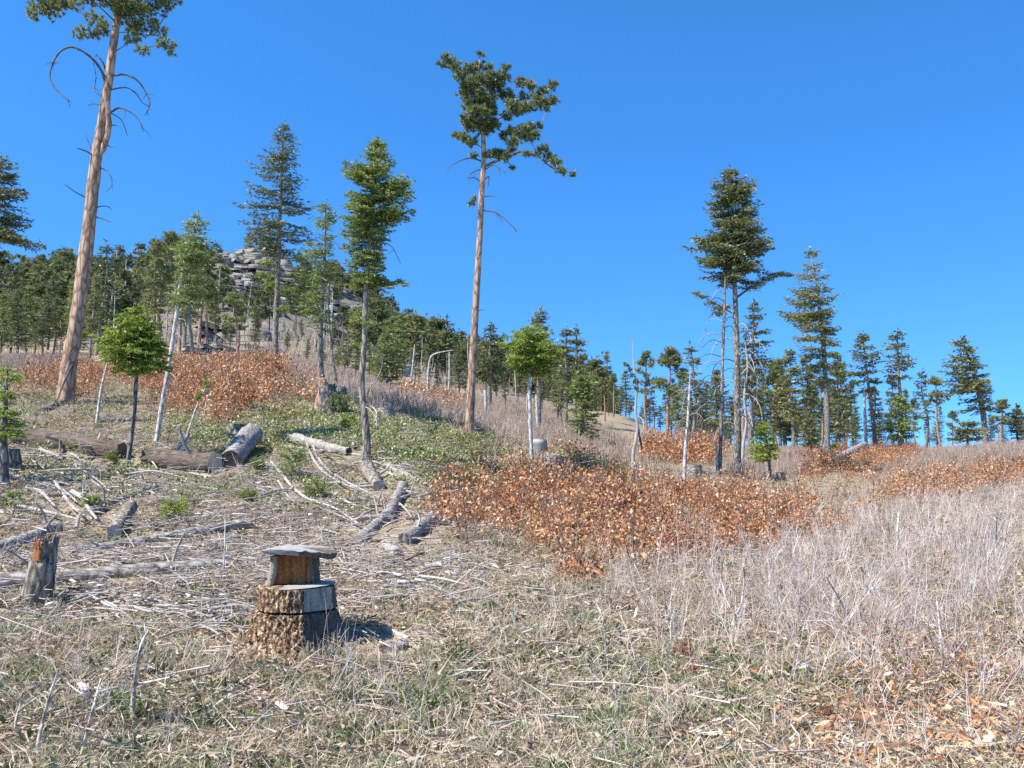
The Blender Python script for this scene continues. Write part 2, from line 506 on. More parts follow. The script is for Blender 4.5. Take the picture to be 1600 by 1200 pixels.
def mat_ground():
    m, N, L = new_mat('ground_soil')
    g = N.new('ShaderNodeNewGeometry')

    def noise(s, d=4, r=0.6):
        n = N.new('ShaderNodeTexNoise')
        n.inputs['Scale'].default_value = s
        n.inputs['Detail'].default_value = d
        n.inputs['Roughness'].default_value = r
        L.new(g.outputs['Position'], n.inputs['Vector'])
        return n
    n1, n2, n3, n4 = noise(0.35, 5), noise(5, 6, 0.7), noise(38, 4, 0.7), noise(0.02, 6, 0.65)
    r1 = ramp(N, [(0.25, (.12, .085, .055)), (0.45, (.27, .205, .135)), (0.6, (.40, .32, .215)), (0.75, (.52, .44, .32))])
    x = math_node(N, L, 'MULTIPLY_ADD', n3.outputs[0], 0.7, -0.35)
    x = math_node(N, L, 'ADD', x, n2.outputs[0])
    L.new(x, r1.inputs[0])
    r2 = ramp(N, [(0.46, (0, 0, 0)), (0.62, (1, 1, 1))])
    L.new(n1.outputs[0], r2.inputs[0])
    mx = N.new('ShaderNodeMixRGB')
    mx.inputs[2].default_value = (.19, .20, .095, 1)
    k = math_node(N, L, 'MULTIPLY', r2.outputs[0], 0.45)
    L.new(k, mx.inputs[0])
    L.new(r1.outputs[0], mx.inputs[1])
    # the rocky hill: grey brown talus with pale stone
    r3 = ramp(N, [(0.3, (.09, .08, .058)), (0.5, (.17, .148, .112)), (0.62, (.25, .22, .178)), (0.78, (.38, .345, .30))])
    nr = noise(0.22, 6, 0.75)
    y = math_node(N, L, 'MULTIPLY', n4.outputs[0], 0.5)
    y = math_node(N, L, 'MULTIPLY_ADD', nr.outputs[0], 0.6, y)
    y = math_node(N, L, 'SUBTRACT', y, 0.05)
    L.new(y, r3.inputs[0])
    sp = N.new('ShaderNodeSeparateXYZ')
    L.new(g.outputs['Position'], sp.inputs[0])
    mr = N.new('ShaderNodeMapRange')
    mr.inputs['From Min'].default_value = 95
    mr.inputs['From Max'].default_value = 140
    L.new(sp.outputs['Y'], mr.inputs[0])
    m2 = N.new('ShaderNodeMixRGB')
    L.new(mr.outputs[0], m2.inputs[0])
    L.new(mx.outputs[0], m2.inputs[1])
    L.new(r3.outputs[0], m2.inputs[2])
    b = N.new('ShaderNodeBsdfPrincipled')
    b.inputs['Roughness'].default_value = 0.95
    b.inputs['Specular IOR Level'].default_value = 0.1
    L.new(m2.outputs[0], b.inputs['Base Color'])
    bp = N.new('ShaderNodeBump')
    bp.inputs['Strength'].default_value = 0.8
    bp.inputs['Distance'].default_value = 0.04
    h = math_node(N, L, 'MULTIPLY_ADD', n3.outputs[0], 0.5, n2.outputs[0])
    L.new(h, bp.inputs['Height'])
    L.new(bp.outputs[0], b.inputs['Normal'])
    o = N.new('ShaderNodeOutputMaterial')
    L.new(b.outputs[0], o.inputs[0])
    return m


def mat_rock(name='rock', gain=0.0, sc=(0.25, 0.25, 1.6)):
    m, N, L = new_mat(name)
    g = N.new('ShaderNodeNewGeometry')
    mp = N.new('ShaderNodeMapping')
    mp.inputs['Scale'].default_value = sc
    L.new(g.outputs['Position'], mp.inputs[0])
    n1 = N.new('ShaderNodeTexNoise')
    n1.inputs['Scale'].default_value = 1.0
    n1.inputs['Detail'].default_value = 7
    n1.inputs['Roughness'].default_value = 0.7
    L.new(mp.outputs[0], n1.inputs['Vector'])
    n2 = N.new('ShaderNodeTexNoise')
    n2.inputs['Scale'].default_value = 2.5
    n2.inputs['Detail'].default_value = 6
    L.new(g.outputs['Position'], n2.inputs['Vector'])
    a = N.new('ShaderNodeObjectInfo')
    x = math_node(N, L, 'MULTIPLY_ADD', n2.outputs[0], 0.35, n1.outputs[0])
    x = math_node(N, L, 'SUBTRACT', x, 0.25 - gain)
    x = math_node(N, L, 'MULTIPLY_ADD', a.outputs['Random'], 0.2, x)
    r = ramp(N, [(0.2, (.07, .06, .05)), (0.42, (.19, .165, .14)), (0.6, (.31, .275, .235)), (0.85, (.43, .395, .35))])
    L.new(x, r.inputs[0])
    b = N.new('ShaderNodeBsdfPrincipled')
    b.inputs['Roughness'].default_value = 0.9
    b.inputs['Specular IOR Level'].default_value = 0.2
    L.new(r.outputs[0], b.inputs['Base Color'])
    bp = N.new('ShaderNodeBump')
    bp.inputs['Strength'].default_value = 1.0
    bp.inputs['Distance'].default_value = 0.5 if sc[0] < 1 else 0.05
    L.new(x, bp.inputs['Height'])
    L.new(bp.outputs[0], b.inputs['Normal'])
    o = N.new('ShaderNodeOutputMaterial')
    L.new(b.outputs[0], o.inputs[0])
    return m


M['ground'] = mat_ground()
M['rock'] = mat_rock('rock', .06)
M['pale_rock'] = mat_rock('pale_rock', .22, (2.5, 2.5, 3.5))


def in_poly(x, y, poly):
    ins = np.zeros(len(x), bool)
    n = len(poly)
    for i in range(n):
        x1, y1 = poly[i]
        x2, y2 = poly[(i + 1) % n]
        if y1 == y2:
            continue
        c = ((y1 > y) != (y2 > y)) & (x < (x2 - x1) * (y - y1) / (y2 - y1) + x1)
        ins ^= c
    return ins

# ------------------------------------------------------------------ terrain
def build_terrain():
    cols = np.linspace(-1, 1, 321)
    cols = np.sign(cols) * (0.75 * np.abs(cols) + 0.45 * np.abs(cols) ** 3)

    def sheet(name, Ys, label):
        Yg = np.repeat(Ys, len(cols))
        Xg = np.tile(cols, len(Ys)) * np.maximum(Yg, 12)
        Z = ground_z(Xg, Yg)
        mb = MB()
        n = len(cols)
        i = (np.arange(len(Ys) - 1)[:, None] * n + np.arange(n - 1)[None]).ravel()
        mb.add(np.stack([Xg, Yg, Z], 1), np.stack([i, i + 1, i + n + 1, i + n], -1))
        o = mb.build(name, M['ground'], smooth=True)
        tag(o, label, kind='structure')
    near = np.concatenate([np.linspace(-11, 4.2, 30), np.exp(np.linspace(math.log(4.4), math.log(112), 330))])
    far = np.concatenate([np.exp(np.linspace(math.log(112), math.log(520), 170)), [600, 800, 1200, 2000, 4000]])
    sheet('ground', near, 'sloping clearing covered in dry grass and slash')
    sheet('hillside', far, 'steep rocky hill behind the clearing')


build_terrain()


# ------------------------------------------------------------------ trees
def fir_crown(fol, wood, axis, rows, u, per_px=0.55, droop=0.25, tip=0.12, gap=10.0, full=1.0, needle=5.6,
              wide=2.3, start=0.12, flat=0.5, rise=0.25):
    """axis(z)->xy of the stem; rows = (z, left, right) half widths of the crown in metres; u = metres per photo pixel"""
    rows = sorted(rows)
    zs = np.array([r[0] for r in rows])
    ls = np.array([r[1] for r in rows])
    rs = np.array([r[2] for r in rows])
    z0, z1 = zs[0], zs[-1]
    nb = max(10, int((z1 - z0) / u * per_px * 1.25))
    nw = max(3, int((z1 - z0) / u / gap))
    P0, DD, LL = [], [], []
    az0 = R.uniform(0, 6.28)
    for i in range(nb):
        w = R.integers(nw)
        z = z0 + (z1 - z0) * (w + R.normal(0.5, 0.22)) / nw
        z = min(max(z, z0), z1 - 0.5 * u)
        az = az0 + i * 2.39996 + R.normal(0, 0.25)
        c = math.cos(az)
        lf, rt = np.interp(z, zs, ls), np.interp(z, zs, rs)
        avg = 0.5 * (lf + rt)
        Lb = (rt if c > 0 else lf) * abs(c) + avg * (1 - abs(c))
        Lb *= R.uniform(0.62, 1.12)
        if Lb < 2 * u:
            Lb = 2 * u
        fz = (z - z0) / (z1 - z0 + 1e-6)
        rs_ = rise * (0.3 + fz) - R.uniform(-.05, .12)
        dr = droop * (1.15 - fz) * R.uniform(0.7, 1.3)
        hd = np.array([math.cos(az), math.sin(az), 0])
        ax = axis(z - Lb * (rs_ - dr) * 0.6)
        zb = z - Lb * (rs_ - dr) * 0.6
        s = np.linspace(0, 1, 7)[:, None]
        pts = np.array([ax[0], ax[1], zb]) + hd * Lb * s + np.array([0, 0, 1]) * Lb * (rs_ * s - dr * s ** 2 + tip * s ** 4)
        side = np.array([-hd[1], hd[0], 0])
        pts += side * Lb * 0.08 * R.normal() * s ** 2
        tube(wood, pts, [max(0.35 * u, 0.012 * Lb + 0.3 * u), 0.2 * u], 3, cap=(False, False))
        nt = max(3, int(Lb * (1 - start) / (5.0 * u) * full))
        st = np.linspace(start, 1, nt)
        for sg in (-1, 1):
            q = np.array([np.interp(st, s[:, 0], pts[:, k]) for k in range(3)]).T
            tl = np.minimum(22 * u, 0.55 * Lb * (1.12 - st) + 4 * u) * R.uniform(0.6, 1.15, nt)
            dv = unit(hd * 0.75 + side * sg * 0.8 + R.normal(0, 0.18, (nt, 3)) + np.array([0, 0, -0.10]))
            P0.append(q)
            DD.append(dv)
            LL.append(tl)
    # leader
    zt = np.linspace(z1 - 14 * u, z1, 6)
    P0.append(np.array([[*axis(z), z] for z in zt]))
    DD.append(unit(R.normal(0, .6, (6, 3)) + [0, 0, .9]))
    LL.append(np.full(6, 6 * u))
    P0, DD, LL = np.concatenate(P0), np.concatenate(DD), np.concatenate(LL)
    cnt = np.maximum(2, (LL / (1.7 * u) * full).astype(int))
    idx = np.repeat(np.arange(len(P0)), cnt)
    f = R.uniform(0, 1, len(idx))
    P = P0[idx] + DD[idx] * (LL[idx] * f)[:, None] + R.normal(0, 0.5 * u, (len(idx), 3))
    rd = R.normal(0, 1, (len(idx), 3))
    rd[:, 2] *= flat
    D = unit(DD[idx] * 0.9 + rd * 0.6)
    br = np.repeat(R.normal(0, 0.13, len(P0)), cnt)
    tint = np.clip(0.48 + br + R.normal(0, 0.14, len(idx)), 0, 1)
    blades(fol, P, D, needle * u * R.uniform(0.6, 1.25, len(idx)), wide * u * R.uniform(0.7, 1.2, len(idx)), tint)


def tufts(fol, c, r, n, u, needle=6.5, wide=1.5, per=24, up=0.5, squash=0.7):
    """ponderosa tufts: n round brushes of needles in an ellipsoid about c"""
    d = rdir(n) * (R.uniform(0, 1, n) ** 0.45)[:, None] * np.array([r, r, r * squash])
    C = np.asarray(c) + d
    O = unit(d / r + np.array([0, 0, up]) + R.normal(0, 0.35, (n, 3)))
    idx = np.repeat(np.arange(n), per)
    D = unit(O[idx] * 0.85 + rdir(len(idx)) * 0.9)
    P = C[idx] - O[idx] * (R.uniform(-.3, 1.0, len(idx)) * 2.2 * u)[:, None]
    tint = np.clip(0.5 + np.repeat(R.normal(0, 0.13, n), per) + R.normal(0, 0.12, len(idx)), 0, 1)
    blades(fol, P, D, needle * u * R.uniform(0.7, 1.15, len(idx)), wide * u, tint)
    return C


class Tree:
    def __init__(s, name, label, cat, axis, Y, widths, bark, sides=10, rough=0.05, group=None, base=None):
        s.Y, s.u = Y, Y / F
        s.base = foot(axis[0][0], Y) if base is None else base
        pts = [s.base - np.array([0, 0, 0.12])] + [at(px, py, Y) for px, py in axis[1:]]
        pts = np.array(pts)
        s.path = smooth_path(pts, max(8, 5 * len(pts)))
        s.t = thing(name, label, cat, s.base, group)
        mb = MB()
        wp = np.asarray(widths, float) * s.u / 2
        tube(mb, s.path, np.interp(np.linspace(0, 1, len(s.path)), np.linspace(0, 1, len(wp)), wp), sides, rough, ridges=0.04)
        s.trunk = mb.build('trunk', M[bark], s.t, s.base, smooth=True)
        s.bark = bark

    def axis(s, z):
        o = np.argsort(s.path[:, 2])
        return np.array([np.interp(z, s.path[o, 2], s.path[o, 0]), np.interp(z, s.path[o, 2], s.path[o, 1])])

    def crown(s, rows, mat, **k):
        """rows = (py, x left, x right) of the crown's outline in the photo"""
        wr = []
        for py, xl, xr in rows:
            z = at(xl, py, s.Y)[2]
            ax = s.axis(z)[0]
            wr.append((z, max(ax - at(xl, py, s.Y)[0], 2 * s.u), max(at(xr, py, s.Y)[0] - ax, 2 * s.u)))
        fol, wood = MB(), MB()
        fir_crown(fol, wood, s.axis, wr, s.u, **k)
        return build_multi('crown', [(fol, M[mat]), (wood, M['dark_twig' if s.bark != 'pale_bark' else 'fir_bark'])], s.t, s.base)

    def limb(s, pix, w0, w1, mat, name='dead_branch', dY=0.0, twigs=0, curl=0.0, k=5):
        """a branch drawn through photo pixels, running dY metres towards (-) or away from the camera"""
        n = len(pix)
        pts = np.array([at(px, py, s.Y + dY * i / max(1, n - 1)) for i, (px, py) in enumerate(pix)])
        p = smooth_path(pts, 5 * n)
        mb = MB()
        tube(mb, p, [w0 * s.u / 2, w1 * s.u / 2], k, 0.08)
        for _ in range(twigs):
            i = int(R.integers(len(p) // 3, len(p) - 1))
            d = unit(unit(p[i] - p[i - 1]) * 0.6 + R.normal(0, 0.6, 3) + [0, 0, -0.25])
            L = R.uniform(6, 20) * s.u
            q = [p[i], p[i] + d * L * .5 + [0, 0, .02 * L], p[i] + d * L + np.array([0, 0, -.2 * L])]
            tube(mb, smooth_path(q, 5), [w1 * s.u * .5, w1 * s.u * .2], 3)
        return mb.build(name, M[mat], s.trunk, s.base, smooth=True)


def pine_head(T, blobs, mat, name='crown', needle=6.5, per=22, dens=1.0, trunk_py=None, bark='pine_bark', depth=0.9):
    """blobs = (px, py, radius px[, depth px]); each is a bough end carrying tufts"""
    fol, wood = MB(), MB()
    u = T.u
    nodes = []
    blobs = sorted(blobs, key=lambda b: abs(at(b[0], b[1], T.Y)[0] - T.axis(at(b[0], b[1], T.Y)[2])[0]))
    for b in blobs:
        px, py, r = b[:3]
        r = r * 1.3
        z0 = at(px, py, T.Y)[2]
        ax0 = T.axis(z0)
        off = abs(at(px, py, T.Y)[0] - ax0[0])
        dy = b[3] * u if len(b) > 3 else R.uniform(-1, 1) * depth * max(off, 22 * u)
        c = at(px, py, T.Y + dy)
        ztop = T.path[-1, 2]
        zj = min(c[2] - (0.35 * off + 4 * u), ztop)
        ax = T.axis(zj)
        j = np.array([ax[0], ax[1], zj])
        best = np.linalg.norm(c - j) * .8
        for q in nodes:
            dd = np.linalg.norm(c - q) + .35 * max(0, q[2] - c[2])
            if dd < best and abs(q[0] - ax[0]) < abs(c[0] - ax[0]) + .02:
                best, j = dd, q
        nodes.append(c)
        mid = 0.5 * (j + c) + np.array([0, 0, -0.04]) * np.linalg.norm(c - j) + R.normal(0, 1.5 * u, 3)
        p = smooth_path([j, mid, c], 9)
        tube(wood, p, [max(1.0, 0.022 * np.linalg.norm(c - j) / u) * u, 0.5 * u], 5, 0.08)
        n = max(8, int(dens * 0.12 * r * r))
        C = tufts(fol, c, r * u, n, u, needle=needle, per=per)
        for q in C[: max(4, n // 3)]:
            tube(wood, smooth_path([p[6], 0.5 * (p[7] + q) - [0, 0, .5 * u], q], 4), [0.5 * u, 0.3 * u], 3, cap=(False, False))
    build_multi(name, [(fol, M[mat]), (wood, M['dark_bark'])], T.t, T.base)


# tall ponderosa at the left edge of the clearing
T = Tree('pine_tree', 'tall leaning pine with bare pinkish trunk, the thickest trunk on the left', 'tree',
         [(102, 622), (108, 570), (120, 500), (136, 380), (149, 260), (158, 200), (166, 150), (180, 50), (190, -40), (196, -150)],
         24, [28, 23, 22, 20, 18, 15, 14, 12, 9, 3], 'pine_bark', 14)
T.limb([(150, 250), (163, 228), (170, 195), (168, 165), (166, 140)], 9, 8, 'pine_bark', 'side_stem', -0.25, k=9)
pine_head(T, [(70, 10, 24), (100, 2, 22), (130, -12, 26), (55, 25, 9), (150, 30, 14), (125, 52, 11), (148, 55, 11), (165, 45, 12),
              (205, 18, 26), (235, 8, 24), (265, 5, 14), (215, 45, 18), (245, 45, 15), (258, 70, 13), (222, 78, 10), (208, 62, 12),
              (268, 82, 7), (178, -10, 30), (190, -50, 40), (140, -60, 35), (240, -60, 36), (190, -110, 34), (195, 10, 20)],
          'pine_needles')
for pix, w0, w1, dy, tw in [
        ([(166, 135), (158, 110), (140, 88), (115, 74), (95, 80), (82, 100), (78, 122), (90, 142), (109, 158)], 5, 1.6, -1.2, 5),
        ([(168, 128), (162, 100), (150, 85)], 4, 1.5, 0.5, 2),
        ([(176, 118), (196, 117), (215, 126), (228, 145), (234, 163), (226, 180)], 3.6, 1.4, -0.6, 5),
        ([(174, 140), (198, 137), (214, 148), (222, 160), (232, 166)], 2.6, 1.0, 0.4, 3),
        ([(170, 177), (186, 169), (202, 174), (216, 186), (224, 206)], 3.6, 1.2, -0.4, 3),
        ([(172, 176), (190, 188), (199, 212)], 2, 1, 0.3, 0),
        ([(152, 250), (138, 238), (120, 231)], 3.5, 1.6, -0.3, 0), ([(147, 244), (140, 226), (133, 210)], 2.4, 1.2, 0.2, 0),
        ([(157, 262), (170, 270), (175, 288), (166, 300)], 1.8, .9, -0.2, 2), ([(137, 310), (118, 300), (101, 288)], 2.8, 1.2, -0.2, 0),
        ([(146, 326), (160, 322), (172, 324)], 2.6, 1.2, 0.2, 1), ([(146, 338), (160, 342), (174, 347)], 3, 1.4, -0.2, 0),
        ([(162, 152), (148, 142), (150, 120), (146, 98)], 2, 1, 0.5, 2), ([(160, 165), (146, 162), (137, 165)], 2, 1, 0.2, 0),
        ([(170, 195), (182, 196), (188, 197)], 2, 1.2, -0.2, 0), ([(165, 225), (172, 229), (178, 230)], 2.4, 1.2, -0.2, 0),
        ([(118, 560), (106, 585), (95, 610), (88, 630)], 3.5, 1.5, -1.0, 3), ([(122, 545), (112, 552), (100, 575)], 2, 1, -0.6, 2)]:
    T.limb(pix, w0, w1, 'dark_twig', 'dead_branch', dy, tw)

# the lone middle pine
T = Tree('pine_tree', 'tall pine with flat lopsided crown and bare orange trunk in the middle of the clearing', 'tree',
         [(733, 684), (735, 640), (742, 500), (748, 400), (753, 300), (756, 240), (752, 180), (748, 120), (750, 92)],
         28, [16, 14, 11.5, 10.5, 9.5, 8, 6.5, 5, 2], 'pine_bark', 12)
pine_head(T, [(700, 92, 9), (691, 102, 6), (712, 105, 10), (722, 118, 12), (735, 108, 11), (750, 84, 5), (749, 103, 8), (742, 128, 14),
              (765, 103, 6), (768, 115, 7), (757, 125, 13), (792, 106, 7), (785, 122, 11), (775, 135, 13), (728, 138, 10), (722, 148, 7),
              (745, 150, 16), (760, 155, 15), (735, 165, 12), (748, 178, 16), (765, 172, 12), (728, 186, 9), (738, 196, 12), (756, 200, 14),
              (772, 194, 10), (790, 150, 12), (800, 165, 11), (814, 128, 8), (826, 134, 9), (818, 150, 7), (838, 150, 9), (850, 142, 8),
              (864, 133, 7), (842, 160, 11), (826, 168, 10), (812, 172, 9), (860, 158, 7), (868, 156, 5), (854, 168, 6), (790, 182, 8),
              (716, 212, 7), (727, 216, 8), (740, 222, 9), (800, 205, 9), (815, 208, 11), (826, 200, 10), (834, 210, 9), (842, 197, 6),
              (803, 222, 9), (790, 212, 8), (776, 240, 10), (788, 245, 9), (764, 242, 7), (800, 236, 7), (740, 243, 5), (826, 216, 6),
              (848, 232, 8), (858, 246, 9), (868, 255, 8), (876, 268, 7), (893, 272, 4), (822, 240, 6), (838, 240, 5), (800, 262, 2)],
          'pine_needles', needle=6.8, per=22, dens=1.7)
T.limb([(758, 260), (780, 250), (810, 238), (838, 242), (862, 262), (884, 268)], 5, 1.5, 'dark_bark', 'branch', -0.6, 3)
for pix, w0, w1, dy, tw in [([(753, 252), (738, 247), (722, 250), (706, 258)], 3, 1, -.4, 2), ([(752, 265), (740, 268), (730, 280)], 2, 1, .3, 1),
                            ([(752, 285), (742, 278), (733, 278)], 2, 1, -.3, 1), ([(758, 265), (772, 258), (790, 270)], 2.4, 1, -.5, 3),
                            ([(757, 307), (768, 306), (777, 308)], 2, 1, -.2, 0), ([(756, 329), (774, 332), (790, 343), (808, 361)], 2.6, 1.4, -.5, 3),
                            ([(758, 280), (764, 276), (763, 290)], 2, 1, .2, 0), ([(746, 486), (754, 484), (760, 485)], 1.6, .8, -.2, 0)]:
    T.limb(pix, w0, w1, 'dead_wood' if px % 2 else 'dark_twig', 'dead_branch', dy, tw)
fol = MB()
for c, r in (((741, 312), 7), ((735, 318), 5)):
    tufts(fol, at(*c, T.Y - .2), r * T.u, 8, T.u, per=18)
fol.build('lower_crown', M['pine_needles'], T.t, T.base)

# the tall green fir left of the middle
T = Tree('fir_tree', 'bright green fir with curved grey trunk standing beside the slash', 'tree',
         [(565, 724), (573, 700), (570, 655), (565, 600), (569, 540), (571, 470), (575, 400), (585, 300), (591, 218)],
         18, [16, 13, 10.5, 9.5, 8.5, 8, 6.5, 4.5, 2], 'fir_bark', 12)
T.crown([(219, 588, 594), (235, 572, 606), (262, 556, 618), (280, 524, 628), (300, 528, 645), (325, 540, 646), (345, 532, 640), (360, 545, 608),
         (385, 533, 600), (408, 545, 598), (432, 552, 600), (447, 548, 606), (458, 562, 606)], 'green_needles', per_px=0.75, droop=0.3, gap=16, needle=6.5, wide=2.7, full=1.15)
T.limb([(575, 462), (590, 452), (612, 448), (640, 444)], 3, 1, 'fir_bark', 'branch', -.4, 4)
T.limb([(583, 392), (600, 380), (614, 388), (626, 412)], 2, 1, 'dark_twig', 'dead_branch', -.3, 1)
T.limb([(571, 600), (585, 598), (596, 575), (597, 560), (588, 545), (578, 538)], 1.6, .9, 'white_wood', 'dead_branch', -.3, 3)
T.limb([(569, 635), (578, 640), (588, 655), (588, 668)], 1.8, 1, 'white_wood', 'dead_branch', -.5, 1)
fol = MB()
for (a, b), r in (((558, 500), 12), ((574, 506), 10), ((553, 540), 8), ((572, 541), 11), ((588, 545), 7), ((560, 490), 9), ((625, 440), 7), ((612, 443), 9), ((632, 445), 5), ((605, 447), 7)):
    c = at(a, b, T.Y + R.uniform(-.3, .2))
    n = int(r * 14)
    blades(fol, c + R.normal(0, .45, (n, 3)) * r * T.u * [1, 1, .5], rdir(n) * [1, 1, .4], R.uniform(4, 8, n) * T.u, 2 * T.u, np.clip(R.normal(.55, .18, n), 0, 1))
fol.build('lower_crown', M['green_needles'], T.t, T.base)

# dark spire behind it
T = Tree('fir_tree', 'dark open spire fir, pointed top against the sky, second tall tree from the left', 'tree',
         [(429, 572), (431, 500), (434, 420), (438, 320), (443, 193)], 46, [9.5, 8.5, 7.5, 5.5, 1.5], 'fir_bark', 9)
T.crown([(193, 442, 445), (212, 430, 456), (225, 424, 470), (250, 402, 478), (268, 392, 462), (290, 390, 480), (310, 380, 470), (328, 372, 482), (345, 384, 500),
         (360, 368, 478), (378, 372, 486), (390, 376, 484), (402, 410, 470)], 'dark_needles', per_px=0.42, gap=17, droop=0.26, tip=.2, full=1.0, needle=5.5, wide=2.0, flat=.35)
fol, wood = MB(), MB()
for a, b, r in ((418, 412, 14), (470, 405, 15), (412, 430, 10), (488, 428, 14), (425, 445, 12), (468, 432, 16), (480, 448, 14), (450, 455, 14), (428, 452, 12), (472, 470, 14), (490, 465, 12), (440, 485, 8), (476, 488, 14), (452, 482, 14)):
    c = at(a, b, T.Y + R.uniform(-1, .6))
    n = int(r * 16)
    blades(fol, c + R.normal(0, .5, (n, 3)) * r * T.u * [1.1, 1, .4], rdir(n) * [1, 1, .35], R.uniform(4, 8, n) * T.u, 2.2 * T.u, np.clip(R.normal(.5, .18, n), 0, 1))
    z = c[2] + .1
    tube(wood, [np.array([*T.axis(z), z]), c], [1.2 * T.u, .5 * T.u], 4)
build_multi('lower_crown', [(fol, M['green_needles']), (wood, M['dark_twig'])], T.t, T.base)

# thin twin firs between the spire and the green fir
T = Tree('fir_tree', 'ragged narrow fir just left of the bright green fir, rooted behind the burnt snag', 'tree',
         [(507, 612), (500, 560), (503, 480), (507, 400), (509, 318)], 29, [11, 9, 8, 5, 1.5], 'fir_bark', 9)
T.crown([(317, 507, 511), (330, 488, 522), (352, 486, 528), (375, 482, 520), (395, 462, 522), (412, 484, 525), (425, 492, 518), (450, 480, 520), (480, 474, 516), (512, 478, 522), (525, 495, 512)],
        'green_needles', per_px=0.5, gap=15, droop=.3, needle=5.5, wide=2)
T.limb([(505, 455), (510, 450), (508, 480), (506, 505)], 2, 1, 'white_wood', 'dead_branch', -.3, 2)
T = Tree('dead_tree', 'bare grey dead stem right behind the ragged narrow fir', 'dead tree',
         [(528, 622), (522, 580), (516, 530), (512, 470), (514, 440)], 31, [8, 6, 5, 4, 2], 'fir_bark', 8)
for i in range(9):
    y = 460 + i * 14
    sx = R.choice([-1, 1])
    T.limb([(514 + i * .8, y), (514 + sx * 10, y - 4), (514 + sx * R.uniform(14, 26), y + R.uniform(0, 14))], 1.2, .6, 'dark_twig', 'dead_branch', R.uniform(-.5, .5), 1, k=4)

# left foreground row
T = Tree('fir_tree', 'small bushy bright green tree with thin dark trunk, left of the white leaning stem', 'tree',
         [(199, 726), (203, 700), (210, 640), (213, 590), (214, 540), (215, 482)], 17.3, [8, 7.5, 7, 6, 4, 1.5], 'dark_bark', 8)
T.crown([(478, 214, 218), (488, 200, 232), (503, 186, 244), (520, 162, 250), (540, 152, 256), (558, 154, 262), (572, 172, 264), (583, 185, 258), (590, 204, 245)],
        'bright_needles', per_px=.95, gap=13, droop=.3, needle=6.5, wide=2.6, full=1.15, flat=.6)
T = Tree('fir_tree', 'slender leaning tree with bare white lower stem and small green top', 'tree',
         [(243, 697), (252, 640), (266, 560), (276, 490), (286, 420), (300, 370), (310, 332)], 19, [9, 7.5, 7, 6.5, 5, 3.5, 1.5], 'pale_bark', 9)
T.crown([(330, 308, 312), (345, 296, 322), (362, 286, 326), (378, 290, 336), (395, 272, 330), (412, 276, 326), (428, 282, 322), (450, 280, 320), (468, 282, 322), (482, 288, 318)],
        'green_needles', per_px=.75, gap=12, droop=.3, needle=5.5, wide=2.1)
for pix in ([(283, 470), (296, 474), (304, 486)], [(278, 498), (288, 500), (291, 510)], [(262, 580), (274, 590), (270, 602)], [(272, 520), (282, 526), (286, 545)]):
    T.limb(pix, 1.6, .8, 'white_wood', 'dead_branch', -.2, 1)
T = Tree('fir_tree', 'small green fir cut off by the left edge of the picture', 'tree',
         [(4, 735), (6, 690), (8, 640), (10, 600), (12, 572)], 15.5, [24, 10, 8, 5, 2], 'dark_bark', 8)
T.crown([(572, 8, 16), (580, 0, 30), (595, -20, 40), (612, -10, 20), (632, -25, 34), (648, -20, 30), (665, -30, 48), (680, -30, 36), (692, -20, 30)],
        'bright_needles', per_px=.55, gap=28, droop=.3, needle=5.5, wide=2.2, flat=.6)
for pix in ([(12, 612), (40, 620), (62, 634), (72, 650)], [(10, 630), (30, 632), (38, 650)], [(8, 655), (30, 658), (50, 664), (60, 645)], [(6, 700), (22, 690), (40, 700), (50, 715)]):
    T.limb(pix, 1.8, .8, 'dark_twig', 'dead_branch', -.4, 2)
T = Tree('fir_tree', 'drooping fir reaching in from beyond the left edge of the picture, high on the sky', 'tree',
         [(-22, 640), (-14, 500), (-10, 380), (-4, 300), (2, 246)], 40, [13, 12, 10, 7, 2], 'fir_bark', 9)
T.crown([(246, 0, 4), (255, -20, 26), (275, -35, 24), (298, -45, 42), (318, -50, 40), (335, -45, 46), (350, -55, 36), (368, -60, 44), (382, -65, 64), (392, -60, 40)],
        'dark_needles', per_px=.5, gap=19, droop=.35, needle=6, wide=2.2, full=1.1, flat=.5)

# right group
T = Tree('fir_tree', 'tallest fir on the right, pointed bushy crown on a bare grey trunk', 'tree',
         [(1152, 754), (1152, 700), (1152, 600), (1150, 500), (1147, 420), (1143, 265)], 34, [15, 11.5, 10, 8.5, 7, 2], 'fir_bark', 12)
T.crown([(264, 1142, 1145), (275, 1128, 1154), (292, 1112, 1168), (300, 1106, 1182), (318, 1108, 1178), (334, 1105, 1192), (350, 1112, 1172), (362, 1096, 1198),
         (378, 1090, 1192), (392, 1082, 1208), (404, 1090, 1204), (420, 1080, 1180), (432, 1100, 1196), (446, 1130, 1178), (452, 1140, 1165)],
        'fir_needles', per_px=0.72, gap=16, droop=.28, tip=.18, needle=6, wide=2.6, full=1.15)
fol, wood = MB(), MB()
for a, b, r in ((1232, 430, 6), (1220, 428, 8), (1208, 430, 9), (1196, 436, 10), (1184, 444, 10), (1172, 450, 9), (1088, 458, 5), (1098, 463, 7), (1112, 474, 8), (1122, 482, 9), (1132, 480, 8), (1124, 490, 8)):
    c = at(a, b, T.Y + R.uniform(-.3, .3))
    n = int(r * 15)
    blades(fol, c + R.normal(0, .5, (n, 3)) * r * T.u * [1.2, 1, .4], rdir(n) * [1, 1, .4], R.uniform(4, 7, n) * T.u, 2 * T.u, np.clip(R.normal(.55, .18, n), 0, 1))
fol.build('lower_crown', M['fir_needles'], T.t, T.base)
T.limb([(1151, 465), (1170, 452), (1200, 436), (1233, 430)], 4, 1, 'dark_twig', 'branch', -.4, 3)
